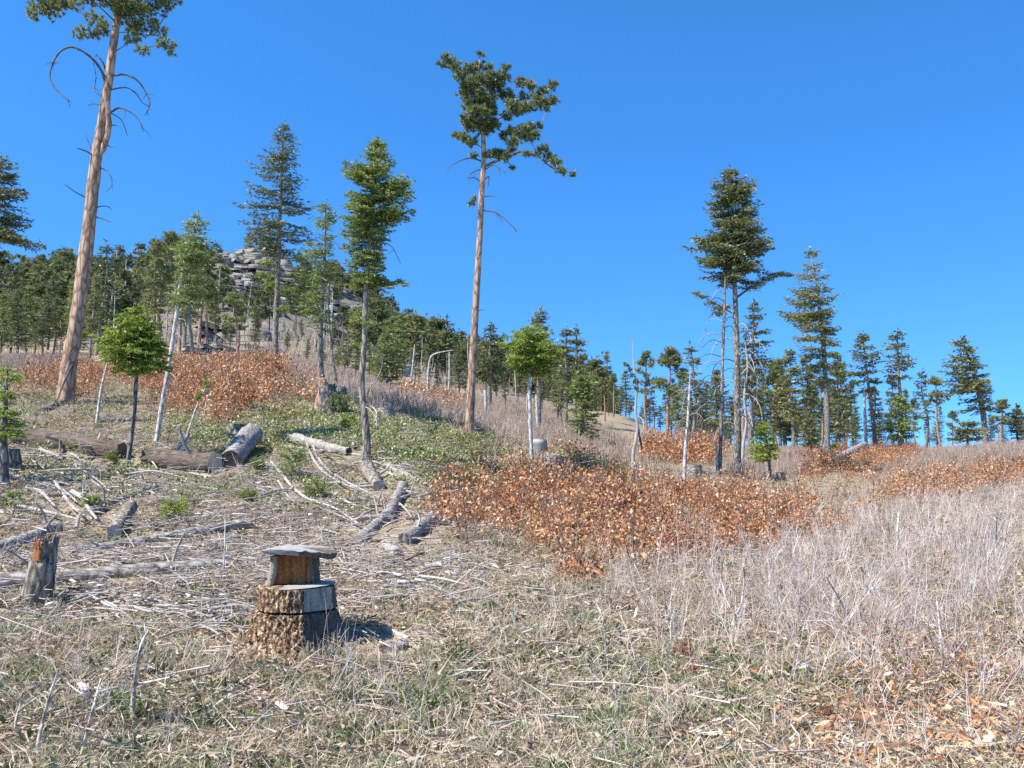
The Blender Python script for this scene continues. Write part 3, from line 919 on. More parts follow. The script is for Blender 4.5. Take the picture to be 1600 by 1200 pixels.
T.limb([(1150, 455), (1135, 445), (1115, 430), (1090, 420)], 3, 1, 'dark_twig', 'branch', -.4, 1)
T.limb([(1150, 492), (1135, 484), (1110, 470), (1082, 457)], 2.6, 1, 'dark_twig', 'branch', -.5, 2)
for i in range(16):
    y = 500 + i * 11
    sx = 1 if i % 3 else -1
    L = R.uniform(22, 46)
    T.limb([(1151, y), (1151 + sx * L * .45, y - 5), (1151 + sx * L * .85, y + 8), (1151 + sx * L, y + R.uniform(18, 42))], 2.0, .9, 'white_wood' if i % 2 else 'dark_twig', 'dead_branch', R.uniform(-1, .2), 3, k=4)
T = Tree('dead_tree', 'thin dead pole with drooping bare branches close left of the tallest right fir', 'dead tree',
         [(1124, 748), (1127, 660), (1129, 560), (1132, 480), (1133, 432)], 33, [6.5, 5.5, 4.8, 3.8, 1.5], 'fir_bark', 8)
for i in range(22):
    y = 448 + i * 11
    sx = -1 if i % 3 else 1
    L = R.uniform(14, 26) + min(i, 10) * 2.0
    if sx > 0:
        L *= .6
    T.limb([(1132 - i * .25, y), (1131 + sx * L * .5, y - 5), (1131 + sx * L * .85, y + 2), (1131 + sx * L, y + R.uniform(8, 18))], 1.5, .7, 'dead_wood' if i % 2 else 'dark_twig', 'dead_branch', R.uniform(-.6, .6), 2, k=4)
T = Tree('fir_tree', 'dark pointed fir half hidden behind the right side of the tallest right fir', 'tree',
         [(1172, 722), (1174, 640), (1176, 560), (1178, 474)], 47, [9, 8, 6, 1.5], 'fir_bark', 8)
T.crown([(472, 1176, 1180), (490, 1166, 1190), (510, 1160, 1194), (530, 1158, 1206), (550, 1154, 1208), (575, 1158, 1204), (600, 1160, 1196), (620, 1164, 1190)], 'dark_needles', per_px=.5, gap=14)
T = Tree('dead_tree', 'white crooked dead stem right behind the tallest right fir', 'dead tree',
         [(1160, 742), (1161, 700), (1166, 660), (1163, 620), (1168, 570), (1164, 535)], 37, [6, 5, 4.5, 4, 3, 1.5], 'white_wood', 7)
for pix in ([(1166, 545), (1180, 555), (1192, 575), (1196, 592)], [(1165, 560), (1178, 580), (1184, 600), (1172, 612)], [(1167, 575), (1156, 590), (1160, 610)], [(1166, 540), (1178, 530), (1192, 540), (1200, 556)]):
    T.limb(pix, 1.6, .8, 'white_wood', 'dead_branch', -.4, 3)
T = Tree('fir_tree', 'tiered fir with bare pale lower trunk right of the tallest right fir', 'tree',
         [(1293, 702), (1292, 640), (1288, 560), (1280, 480), (1266, 388)], 58, [9, 8, 7, 5.5, 1.5], 'fir_bark', 9)
T.crown([(387, 1264, 1268), (402, 1254, 1280), (415, 1252, 1284), (436, 1240, 1294), (446, 1252, 1290), (466, 1230, 1316), (476, 1236, 1300), (492, 1220, 1302), (506, 1240, 1290), (518, 1236, 1304), (530, 1250, 1300),
         (543, 1210, 1312), (556, 1236, 1306), (572, 1262, 1306), (590, 1268, 1310), (606, 1276, 1302)], 'fir_needles', per_px=.52, gap=20, droop=.25, tip=.2, needle=5.2, wide=2.1, full=1.1, flat=.4)
T = Tree('fir_tree', 'knee high bright young fir between the tallest right fir and the charred stump', 'tree',
         [(1204, 752), (1203, 735), (1200, 700), (1192, 660)], 30, [6, 5, 4, 1.5], 'dark_bark', 7)
T.crown([(659, 1190, 1194), (672, 1182, 1204), (688, 1176, 1210), (702, 1168, 1214), (712, 1170, 1216), (722, 1184, 1214)], 'bright_needles', per_px=1.2, gap=9, needle=5, wide=2, full=1.1)
T = Tree('fir_tree', 'small dark fir on the right crest under the tiered fir', 'tree',
         [(1268, 712), (1267, 690), (1264, 652)], 56, [4, 4, 1.5], 'dark_bark', 7)
T.crown([(652, 1262, 1266), (668, 1252, 1276), (684, 1250, 1284), (694, 1244, 1280), (699, 1252, 1276)], 'dark_needles', per_px=1.0, gap=9)

# middle distance
T = Tree('fir_tree', 'round topped bright green tree on thin white stem behind the orange scrub', 'tree',
         [(832, 742), (830, 700), (828, 640), (827, 580), (832, 512)], 21, [7.5, 6.3, 5.6, 5, 1.5], 'pale_bark', 8)
T.crown([(510, 829, 834), (516, 816, 846), (526, 798, 864), (540, 780, 874), (556, 778, 878), (568, 792, 872), (580, 806, 864), (588, 816, 850)], 'bright_needles', per_px=1.3, gap=9, droop=.2, needle=5.5, wide=2.3, full=1.15, flat=.7)
T.limb([(830, 690), (818, 694), (806, 690)], 1.2, .7, 'dead_wood', 'dead_branch', -.2, 1)
T = Tree('dead_tree', 'crooked white birch-like dead stem rising out of the orange scrub', 'dead tree',
         [(976, 778), (980, 762), (988, 736), (990, 705), (996, 670), (993, 640), (995, 605), (990, 570), (988, 530)], 21, [7.5, 6.5, 6, 5, 3.5, 2.2, 1], 'white_wood', 9)
fol = MB()
for a, b, r in ((978, 570, 5), (984, 578, 6), (988, 586, 6), (991, 596, 6), (994, 606, 5)):
    tufts(fol, at(a, b, T.Y), r * T.u, 7, T.u, needle=5, per=16)
fol.build('crown', M['dark_needles'], T.t, T.base)
T.limb([(995, 650), (1003, 655), (1006, 668), (1000, 680)], 2.4, 1.6, 'white_wood', 'dead_branch', -.2, 0)
T.limb([(996, 665), (1001, 690), (1003, 700)], 4, 2.5, 'dark_twig', 'dead_branch', .1, 2)
T = Tree('dead_tree', 'thin bare pinkish dead stem with tangled twigs, beside the pale cut stump', 'dead tree',
         [(1068, 768), (1070, 720), (1074, 670), (1077, 620), (1079, 575)], 24, [7, 6, 5, 4, 1.5], 'pale_bark', 8)
for i in range(16):
    y = 590 + i * 6
    sx = R.choice([-1, 1])
    L = R.uniform(10, 30)
    T.limb([(1077 - i * .3, y), (1077 + sx * L * .6, y + R.uniform(-6, 4)), (1077 + sx * L, y + R.uniform(4, 22))], 1.2, .6, 'dead_wood', 'dead_branch', R.uniform(-.5, .5), 2, k=4)


def quick_fir(label, axis, Y, w, rows, mat, bark='fir_bark', **k):
    t = Tree('fir_tree', label, 'tree', axis, Y, w, bark, 8)
    t.crown(rows, mat, **k)
    return t


quick_fir('pointed fir rising straight behind the round topped bright green tree', [(842, 690), (842, 600), (843, 482)], 55, [8, 7, 1.5],
          [(481, 842, 845), (500, 832, 858), (520, 828, 862), (545, 818, 868), (575, 814, 872), (600, 820, 868)], 'fir_needles', per_px=.5, gap=13)
quick_fir('broad green fir with foliage nearly to the ground, right of the round topped tree', [(912, 716), (911, 650), (910, 576)], 46, [6, 5, 1.5],
          [(575, 908, 912), (588, 898, 924), (605, 890, 932), (630, 884, 938), (655, 886, 940), (672, 896, 938), (688, 902, 934)], 'green_needles', per_px=.9, gap=10)
quick_fir('left one of two slim dark firs standing close together above the broad green fir', [(884, 690), (884, 600), (885, 514)], 66, [7, 6, 1.5],
          [(513, 883, 886), (530, 874, 893), (560, 872, 896), (590, 876, 894), (605, 879, 891)], 'dark_needles', per_px=.5, gap=13)
quick_fir('right one of two slim dark firs standing close together above the broad green fir', [(897, 690), (900, 600), (901, 513)], 68, [8, 6, 1.5],
          [(512, 899, 903), (528, 892, 912), (550, 886, 916), (575, 884, 908), (600, 890, 906)], 'dark_needles', per_px=.5, gap=13)
quick_fir('dense dark fir right behind the bare trunk of the middle pine', [(764, 650), (765, 580), (766, 508)], 60, [8, 7, 1.5],
          [(507, 765, 767), (525, 752, 780), (550, 746, 786), (575, 742, 792), (598, 752, 784)], 'dark_needles', per_px=.6, gap=12)
quick_fir('bushy low dark fir left of the bent white pole', [(604, 632), (604, 600), (604, 560)], 46, [7, 6, 1.5],
          [(520, 602, 606), (545, 590, 618), (575, 582, 624), (600, 584, 626), (622, 592, 620)], 'dark_needles', per_px=.8, gap=12)
T = quick_fir('big bushy conifer at the far right with leaning trunk', [(1541, 700), (1535, 640), (1520, 580), (1502, 528)], 66, [9, 8, 6, 1.5],
              [(528, 1500, 1504), (540, 1482, 1516), (562, 1480, 1524), (580, 1478, 1540), (600, 1474, 1546), (618, 1478, 1550), (635, 1490, 1545), (648, 1500, 1540)], 'fir_needles', per_px=.75, gap=13)
quick_fir('wide low conifer under the big bushy conifer at the far right', [(1512, 700), (1512, 665)], 64, [5, 2], [(656, 1510, 1514), (668, 1494, 1534), (682, 1486, 1540), (692, 1492, 1536)], 'fir_needles', per_px=1.2, gap=9)
quick_fir('slim conifer with twin pinkish trunks on the right crest', [(1370, 700), (1362, 640), (1354, 580), (1348, 522)], 62, [7, 6, 4, 1.5],
          [(521, 1346, 1350), (535, 1336, 1360), (556, 1328, 1376), (578, 1330, 1372), (600, 1336, 1374), (618, 1346, 1370)], 'fir_needles', per_px=.6, gap=13)
T.limb([(1353, 700), (1352, 640), (1350, 600)], 1, .5, 'pale_bark', 'branch')
quick_fir('open crowned conifer with long bare upper trunk on the right crest', [(1410, 702), (1408, 640), (1404, 580), (1402, 518)], 63, [7, 6, 5, 1.5],
          [(517, 1400, 1404), (532, 1388, 1414), (555, 1382, 1424), (578, 1380, 1428), (590, 1384, 1424), (598, 1394, 1414)], 'fir_needles', per_px=.5, gap=15)
quick_fir('dense low fir at the foot of the open crowned conifer on the right crest', [(1406, 704), (1406, 660), (1406, 620)], 60, [6, 5, 1.5],
          [(618, 1404, 1408), (635, 1394, 1420), (655, 1384, 1428), (675, 1380, 1432), (690, 1388, 1424)], 'green_needles', per_px=.9, gap=11)


# ------------------------------------------------------------------ middle distance forest: real copies
def proto_tree(kind, mats=None):
    """a ten metre tree at the origin: trunk and crown"""
    u = 10 / 150.0
    t = thing('pine_tree' if kind in (2, 3) else 'dead_tree' if kind == 6 else 'fir_tree', '', 'dead tree' if kind == 6 else 'tree', (0, 0, 0))
    b = R.normal(0, .25, 4)
    path = smooth_path([(0, 0, -.3), (b[0], b[1], 3.5), (b[2], b[3], 7), (b[2] * .5, b[3] * .5, 10)], 14)
    mb = MB()
    tube(mb, path, [.19, .15, .10, .03] if kind != 6 else [.13, .11, .08, .02], 7, .06)
    mb.build('trunk', M[('fir_bark', 'dark_bark', 'pine_bark', 'pine_bark', 'fir_bark', 'dark_bark', 'pale_bark')[kind]], t, smooth=True)

    def ax(z):
        return np.array([np.interp(z, path[:, 2], path[:, 0]), np.interp(z, path[:, 2], path[:, 1])])
    fol, wood = MB(), MB()
    if kind == 0:
        fir_crown(fol, wood, ax, [(2.6, .8, .9), (4, 1.3, 1.2), (6, 1.1, 1.2), (8, .7, .7), (9.4, .3, .3), (10, .1, .1)], u, per_px=.62, gap=11, full=.9)
    elif kind == 1:
        fir_crown(fol, wood, ax, [(.7, 1.3, 1.4), (2, 1.9, 1.8), (4, 1.7, 1.7), (6.5, 1.2, 1.2), (8.6, .6, .6), (10, .1, .1)], u, per_px=.7, gap=10, full=.8)
    elif kind in (2, 3):
        for i in range(17 if kind == 2 else 13):
            z = R.uniform(4.8 if kind == 2 else 6.2, 9.8)
            rr = (1.5 if kind == 2 else 1.7) * math.sin(min(1, (10.3 - z) / 3.4) * 1.5) * R.uniform(.3, 1)
            az = i * 2.4 + R.normal(0, .3)
            a = ax(z - .5)
            c = np.array([a[0] + math.cos(az) * rr, a[1] + math.sin(az) * rr, z])
            tube(wood, [np.array([a[0], a[1], z - .5]), c], [.05, .02], 4)
            tufts(fol, c, R.uniform(.5, .85), 18, u, needle=6.5, wide=1.5, per=11, squash=.6)
    elif kind == 4:
        fir_crown(fol, wood, ax, [(3.2, 1.0, .6), (5, 1.4, 1.2), (6, .8, 1.2), (7.5, 1.0, .7), (9, .4, .5), (10, .1, .1)], u, per_px=.38, gap=17, full=.9, droop=.3)
    elif kind == 5:
        fir_crown(fol, wood, ax, [(1.6, .9, .9), (3, 1.4, 1.3), (5.5, 1.2, 1.2), (7.5, .9, .8), (9.2, .4, .4), (10, .1, .1)], u, per_px=.7, gap=12, full=.9)
    else:
        for i in range(26):
            z = R.uniform(3, 9.5)
            az = R.uniform(0, 6.28)
            L = R.uniform(.3, 1.1) * (10.5 - z) / 5
            a = ax(z)
            h = np.array([math.cos(az), math.sin(az), 0]) * L
            p0 = np.array([a[0], a[1], z])
            tube(wood, smooth_path([p0, p0 + h * .5 + [0, 0, .06], p0 + h + [0, 0, -.25 * L]], 5), [.03, .012], 3)
    fm = M[('fir_needles', 'green_needles', 'pine_needles', 'pine_needles', 'dark_needles', 'dark_needles', 'twig')[kind]]
    build_multi('crown', [(fol, fm), (wood, M['dark_twig'])], t)
    return t


KIND_WORDS = ['narrow dark fir', 'full green fir', 'round crowned pine', 'tall pine with high crown', 'thin ragged fir', 'dense dark fir', 'bare grey dead tree']
PROTO = {k: [proto_tree(k), proto_tree(k)] for k in range(7)}
USED = set()


def copy_thing(root):
    r = root.copy()
    COL.objects.link(r)
    for ch in root.children:
        c = ch.copy()
        COL.objects.link(c)
        c.parent = r
    return r


def plant(kind, px, Y, top, where, group, squeeze=1.0, var=None):
    p = PROTO[kind][int(R.integers(2)) if var is None else var]
    if p.name in USED:
        p = copy_thing(p)
    else:
        USED.add(p.name)
    b = foot(px, Y)
    h = max(2.0, at(px, top, Y)[2] - b[2]) / 10
    p.location = b
    p.scale = (h * squeeze * R.uniform(.85, 1.15), h * squeeze * R.uniform(.85, 1.15), h)
    p.rotation_euler = (R.normal(0, .02), R.normal(0, .02), R.uniform(0, 6.28))
    p['label'] = KIND_WORDS[kind] + ' ' + where
    p['category'] = 'dead tree' if kind == 6 else 'tree'
    p['group'] = group
    return p


FOREST = [
    # n, px range, Y range, top row range, kinds, where, group
    (20, (-50, 165), (95, 175), (398, 455), (2, 3, 0, 5, 2, 5), 'in the dense wood under the left hill shoulder', 'trees of the dense left wood'),
    (16, (-50, 175), (70, 95), (440, 495), (1, 5, 0, 2, 5, 1), 'in the front row of the dense left wood', 'trees of the dense left wood'),
    (9, (225, 330), (80, 130), (365, 470), (2, 0, 4, 5), 'behind the slender leaning tree, below the pale cliff', 'trees below the cliff'),
    (6, (335, 400), (85, 125), (452, 500), (2, 5, 0), 'just left of the dark open spire fir, below the cliff', 'trees below the cliff'),
    (12, (440, 530), (80, 150), (495, 560), (1, 5, 6, 0), 'below the cliff, right of the dark open spire fir', 'trees below the cliff'),
    (12, (525, 625), (55, 95), (490, 560), (1, 5, 1, 0), 'behind the curved trunk of the bright green fir', 'trees behind the green fir'),
    (24, (620, 745), (75, 210), (520, 570), (5, 0, 4, 2, 6), 'on the slope left of the middle pine', 'trees on the slope left of the pine'),
    (10, (640, 740), (60, 85), (540, 580), (4, 0, 5, 6), 'at the lower edge of the slope left of the middle pine', 'trees on the slope left of the pine'),
    (28, (755, 960), (90, 190), (548, 600), (5, 0, 2, 4, 5, 3), 'in the wood behind the round topped bright green tree', 'trees of the middle wood'),
    (9, (755, 890), (62, 85), (555, 600), (5, 4, 6, 0), 'at the front of the middle wood above the purple brush', 'trees of the middle wood'),
    (24, (930, 1110), (85, 110), (575, 640), (2, 5, 1, 0, 5), 'in the wood along the grassy rise right of the middle', 'trees along the grassy rise'),
    (12, (1110, 1230), (82, 110), (555, 640), (1, 5, 0, 2), 'in the wood behind the tallest right fir', 'trees behind the tallest right fir'),
    (14, (1205, 1335), (82, 105), (545, 640), (0, 5, 2, 1), 'in the wood behind the tiered fir', 'trees behind the tiered fir'),
    (9, (1330, 1500), (80, 100), (585, 660), (1, 0, 2, 5), 'on the right crest beside the big bushy conifer', 'trees on the right crest'),
    (8, (1545, 1640), (72, 90), (615, 665), (1, 5, 1, 2), 'at the far right end of the crest', 'trees on the right crest'),
]
for n, pr, yr, tr, kinds, where, grp in FOREST:
    for i in range(n):
        px = pr[0] + (pr[1] - pr[0]) * (i + R.uniform(0.1, .9)) / n
        plant(int(R.choice(kinds)), px, R.uniform(*yr), R.uniform(*tr), where, grp)
for kind, px, Y, top, where, sq in [
        (2, 1012, 78, 548, 'leftmost of the three tall trees on the grassy rise', 1.0), (2, 1043, 76, 540, 'middle one of the three tall trees on the grassy rise', 1.1),
        (4, 1080, 74, 538, 'rightmost of the three tall trees on the grassy rise', 1.1), (0, 1240, 74, 545, 'left of the tiered fir, crown merging with it', 1.1),
        (5, 1320, 72, 552, 'right of the tiered fir, touching its lower boughs', .8), (2, 1565, 70, 622, 'short tree right of the big bushy conifer', 1.4),
        (5, 1592, 70, 632, 'short tree at the right edge of the picture', 1.4), (4, 1447, 74, 580, 'left one of two thin trees before the big bushy conifer', 1.0),
        (3, 1470, 72, 590, 'right one of two thin trees before the big bushy conifer', 1.1), (3, 945, 80, 592, 'dark trunked tree standing alone on the grassy rise', 1.2),
        (2, 250, 110, 362, 'tallest on the skyline left of the pale cliff', 1.0), (2, 368, 70, 458, 'rusty trunked tree in front of the cliff foot', 1.2),
        (4, 150, 85, 378, 'behind the thick leaning pine trunk, top against the sky', 1.0), (0, 140, 80, 430, 'right behind the thick leaning pine trunk', .9)]:
    plant(kind, px, Y, top, where, 'single trees of the middle distance', sq)
for ps in PROTO.values():
    for p in ps:
        if p.name not in USED:
            for c in list(p.children):
                bpy.data.objects.remove(c)
            bpy.data.objects.remove(p)

# bare poles
for axis, Y, w, lab in [
        ([(639, 640), (643, 590), (648, 538)], 52, [5, 4, 2], 'straight bare white pole left of the bent pole'),
        ([(666, 655), (668, 610), (671, 565), (680, 553), (708, 547)], 45, [5, 4, 3, 3, 1], 'bent white dead pole hooked over to the right at its top'),
        ([(701, 627), (702, 590), (702, 550)], 60, [4, 3, 2], 'thin pale pole standing just left of the middle pine trunk'),
        ([(759, 655), (759, 630), (758, 609)], 52, [6, 6, 5], 'short broken reddish pole right of the middle pine trunk'),
        ([(841, 676), (839, 640), (838, 616)], 50, [6, 5, 3], 'white bare lower stem just right of the round topped bright green tree'),
        ([(1120, 745), (1121, 715), (1118, 690)], 33, [5, 4, 3], 'short pale pole beside the thin dead pole'),
        ([(1354, 700), (1352, 660), (1350, 610)], 62, [6, 5, 4], 'second pinkish trunk next to the slim conifer on the right crest'),
        ([(150, 652), (158, 610), (168, 566)], 21, [5, 4, 2], 'thin dead stick standing between the leaning pine and the small bushy tree'),
        ([(288, 684), (304, 645), (322, 604)], 19.5, [4, 3.5, 2], 'thin slanting sapling with two green tufts in front of the orange scrub'),
        ([(318, 640), (323, 625), (330, 612)], 22, [3, 2, 1], 'short bare twig standing at the foot of the orange scrub')]:
    T = Tree('dead_sapling', lab, 'sapling' if 'sapling' in lab else 'dead tree', axis, Y, w, 'pale_bark', 6)
    if 'two green' in lab:
        fol = MB()
        for c, r in (((325, 601), 8), ((312, 617), 6), ((308, 622), 4)):
            tufts(fol, at(*c, T.Y), r * T.u, 14, T.u, needle=5, per=14)
        fol.build('needle_tuft', M['bright_needles'], T.t, T.base)

# ------------------------------------------------------------------ the big notched stump
def shell(a0, a1, zs, rad, na, noise=0.0, freq=9.0, seed=1, inset=0.0, cap_top=True, cap_bot=True, tint=.5):
    """outer skin of a stump between two angles with ridged relief, closed towards the axis; rad(a, z) -> radius"""
    mb = MB()
    rr = np.random.default_rng(seed)
    A = np.linspace(a0, a1, na)
    Zs = np.asarray(zs, float)
    nz = len(Zs)
    v = []
    ph = rr.uniform(0, 6.28, 12)
    for z in Zs:
        r = np.array([rad(a, z) for a in A]) - inset
        nn = sum(np.sin(A * freq * (1 + .43 * i) + ph[i] + z * (6 + 5 * i) * (1 if i % 2 else -1)) / (1 + .6 * i) for i in range(5)) / 2.4
        r = r + noise * (np.abs(nn) * 1.6 - .6) + rr.normal(0, noise * .6, na)
        v.append(np.stack([np.cos(A) * r, np.sin(A) * r, np.full(na, z) + rr.normal(0, noise * .15, na) * (0 < z)], 1))
    v = np.concatenate(v)
    i = np.arange(nz - 1)[:, None] * na
    j = np.arange(na - 1)[None]
    mb.add(v, np.stack([i + j, i + j + 1, i + na + j + 1, i + na + j], -1).reshape(-1, 4), tint)
    for e, c in ((0, cap_bot), (nz - 1, cap_top)):
        if c:
            ring = v[e * na:(e + 1) * na]
            inn = ring * np.array([.45, .45, 1])
            jj = np.arange(na - 1)
            q = np.stack([jj, jj + 1, na + jj + 1, na + jj], -1)
            mb.add(np.vstack([ring, inn]), q if e == 0 else q[:, ::-1], tint)
    if a1 - a0 < 6.2:
        for e in (0, na - 1):
            edge = v[e::na]
            inn = edge * np.array([.5, .5, 1])
            jj = np.arange(nz - 1)
            mb.add(np.vstack([edge, inn]), np.stack([jj, jj + 1, nz + jj + 1, nz + jj], -1), tint)
    return mb


B = foot(464, 7.25)
t = thing('tree_stump', 'big notched tree stump with a seat-like slab on top, in the left foreground', 'stump', B)
FR = -math.pi / 2                                         # angle that faces the camera


def srad(a, z):
    k = np.interp(z, [-.1, 0, .08, .2, .32, .47], [.54, .475, .405, .35, .312, .292])
    flare = max(0, .25 - z) / .25
    lob = .11 * math.sin(3 * a + .6) + .08 * math.sin(5 * a + 2.0) + .03 * math.sin(9 * a + z * 6)
    return k * (1 + lob * (0.25 + flare * 1.1))


D = math.radians
zl = np.linspace(-.1, .283, 34)
zu = np.linspace(.303, .47, 11)
bark_a = (FR - D(190), FR + D(22))
shade_a = (FR + D(22), FR + D(170))
o = shell(*bark_a, zl, srad, 150, .020, 13, 3).build('bark', M['stump_bark'], t)
o = shell(*bark_a, zu, srad, 150, .014, 17, 4).build('bark', M['stump_bark'], t)
shell(*shade_a, zl, srad, 60, .012, 14, 5, .035).build('bare_shaded_side', M['stump_dark'], t)  # dark tone paints in the shade on the stump's lower right
shell(FR + D(22), FR + D(75), zu, srad, 40, .004, 16, 6, .012).build('bare_shaded_side', M['stump_wood'], t)
shell(FR + D(75), FR + D(170), zu, srad, 40, .008, 16, 6, .02).build('bare_shaded_side', M['stump_dark'], t)
mb = MB()                                                 # heart inside the saw cut
tube(mb, [(0, 0, -.1), (0, 0, .46)], [.25, .22], 24)
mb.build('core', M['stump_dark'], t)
mb = MB()                                                 # sawn ledge
A = np.linspace(0, 6.283, 49)[:-1]
ring = np.array([[math.cos(a) * (srad(a, .47) - .006), math.sin(a) * (srad(a, .47) - .006), .474 + .012 * math.cos(a)] for a in A])
ring2 = ring * [.6, .6, 1] + [0, 0, .003]
n = len(A)
jj = np.arange(n)
mb.add(np.vstack([ring, ring2, [[0, 0, .478]]]), np.stack([jj, (jj + 1) % n, n + (jj + 1) % n, n + jj], -1))
mb.add(np.vstack([ring2, [[0, 0, .478]]]), np.stack([jj, (jj + 1) % n, np.full(n, n)], -1))
mb.build('cut_face', M['weathered'], t, smooth=False)


def extrude(outline, z0, z1, top_scale=1.0, shift=(0, 0), rough=0.004, layers=8, flare=0.0, seed=3):
    rr = np.random.default_rng(seed)
    mb = MB()
    o_ = np.asarray(outline, float)
    m = len(o_)
    v = []
    for i in range(layers):
        f = i / (layers - 1)
        s = 1 + (top_scale - 1) * f + flare * (abs(f - .5) * 2) ** 3
        q = o_ * s + np.array(shift) * f + rr.normal(0, rough, (m, 2)) * .6
        v.append(np.column_stack([q, np.full(m, z0 + (z1 - z0) * f)]))
    v = np.concatenate(v)
    i = np.arange(layers - 1)[:, None] * m
    j = np.arange(m)[None]
    j2 = (j + 1) % m
    mb.add(v, np.stack([i + j, i + j2, i + m + j2, i + m + j], -1).reshape(-1, 4))
    for e in (0, layers - 1):
        r_ = v[e * m:(e + 1) * m]
        c = r_.mean(0)
        jj = np.arange(m)
        mb.add(np.vstack([r_, c]), np.stack([jj, (jj + 1) % m, np.full(m, m)], -1))
    return mb


# the column left standing at the back of the notch
out = [(-.245, .00), (-.215, -.035)] + [(x, -.02 + .075 * (1 - ((x + .045) / .165) ** 2)) for x in np.linspace(-.19, .10, 14)] + [(.125, -.01), (.15, .03), (.13, .14), (.06, .22), (-.05, .245), (-.16, .20), (-.235, .10)]
extrude(out[2:16] + [(.10, .10), (-.19, .10)], .474, .70, 1.0, (0, 0), .008, 12, .05, 4).build('heart_column', M['heart_wood'], t)
extrude([(-.25, .0), (-.222, -.045), (-.186, -.026), (-.192, .09), (-.16, .21), (-.235, .11)], .474, .70, .97, (.02, 0), .005, 10, .06, 5).build('sapwood_edge', M['stump_wood'], t)
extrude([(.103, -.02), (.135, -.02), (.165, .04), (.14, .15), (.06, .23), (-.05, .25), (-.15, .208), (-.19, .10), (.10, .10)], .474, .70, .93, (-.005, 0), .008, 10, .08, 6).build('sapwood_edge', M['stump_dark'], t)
# the slab on top: sawn grey board-like cap, thick on the left, ragged bark on the right
mb = MB()
A = np.linspace(0, 6.283, 65)[:-1]
rr = np.random.default_rng(12)
rx = np.where(np.cos(A) < 0, .325, .275)
ox = np.cos(A) * rx * (1 + rr.normal(0, .028, 64)) - .015
oy = np.sin(A) * .25 * (1 + rr.normal(0, .012, 64)) + .055
top = np.column_stack([ox, oy, np.interp(ox, [-.35, -.22, -.05, .12, .28], [.728, .757, .764, .757, .728]) + rr.normal(0, .003, 64)])
thick = np.interp(ox, [-.35, -.25, -.1, .1, .27], [.008, .030, .046, .050, .036]) * (1 + np.convolve(np.pad(rr.normal(0, .3, 64), 2, mode='wrap'), np.ones(5) / 5, 'valid'))
bot = top * [.93, .9, 1] - np.column_stack([np.zeros(64), np.zeros(64), thick])
bot[:, 0] += .004
mid = (top + bot) / 2 * [1.015, 1.015, 1]
v = np.vstack([top, mid, bot, [[-.015, .055, .766]], [[-.015, .055, .70]]])
jj = np.arange(64)
j2 = (jj + 1) % 64
mb.add(v, np.vstack([np.stack([64 + jj, 64 + j2, j2, jj], -1), np.stack([128 + jj, 128 + j2, 64 + j2, 64 + jj], -1)]))
mb.add(v, np.vstack([np.stack([jj, j2, np.full(64, 192)], -1), np.stack([j2 + 128, jj + 128, np.full(64, 193)], -1)]))
sl_ = mb.build('top_slab', M['weathered'], t)
sl_.rotation_euler = (.015, .035, 0)
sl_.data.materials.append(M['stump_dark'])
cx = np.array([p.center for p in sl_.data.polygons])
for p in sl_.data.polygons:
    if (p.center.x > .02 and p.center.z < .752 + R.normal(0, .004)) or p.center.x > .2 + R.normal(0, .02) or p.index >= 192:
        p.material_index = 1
mb = MB()
for _ in range(9):
    x, y = R.uniform(.15, .27), R.uniform(-.1, .1)
    tube(mb, [(x - .05, y, .73), (x + R.uniform(.01, .04), y + R.normal(0, .02), .728 + R.normal(0, .006))], [.014, .003], 5, .2)
mb.build('bark_rag', M['stump_dark'], t)
# loose bark scales low on the right
for i in range(5):
    mb = MB()
    a = FR + D(R.uniform(15, 60))
    r0 = srad(a, .05) + .03
    p = np.array([math.cos(a) * r0, math.sin(a) * r0, 0.0])
    tube(mb, [p, p * [.97, .97, 1] + [R.normal(0, .01), 0, R.uniform(.06, .13)]], [.03, .008], 5, .25)
    mb.build('bark_scale', M['stump_dark'], t)

# ------------------------------------------------------------------ the other stumps
def cut_stump(px, py, w, h, bark, top, label, lean=(0, 0), flare=.25, sides=22, rough=.05, name='tree_stump', holes=0):
    b = place(px, py)
    u = b[1] / F
    t = thing(name, label, 'stump', b)
    r, H = w * u / 2, h * u
    mb = MB()
    pts = smooth_path([(0, 0, -.1), (lean[0] * .3 * u, lean[1] * u * .3, H * .4), (lean[0] * u, lean[1] * u, H)], 9)
    tube(mb, pts, np.interp(np.linspace(0, 1, 9), [0, .3, 1], [r * (1 + flare), r * (1 + flare * .3), r * .95]), sides, rough, cap=(False, False), ridges=.06)
    mb.build('bark', M[bark], t)
    ring = np.concatenate(mb.v)[-sides:]
    m2 = MB()
    m2.add(np.vstack([ring * [1, 1, 1] - [0, 0, .004], ring.mean(0)]), np.stack([np.arange(sides), (np.arange(sides) + 1) % sides, np.full(sides, sides)], -1))
    m2.build('cut_face', M[top], t)
    return t, r, H


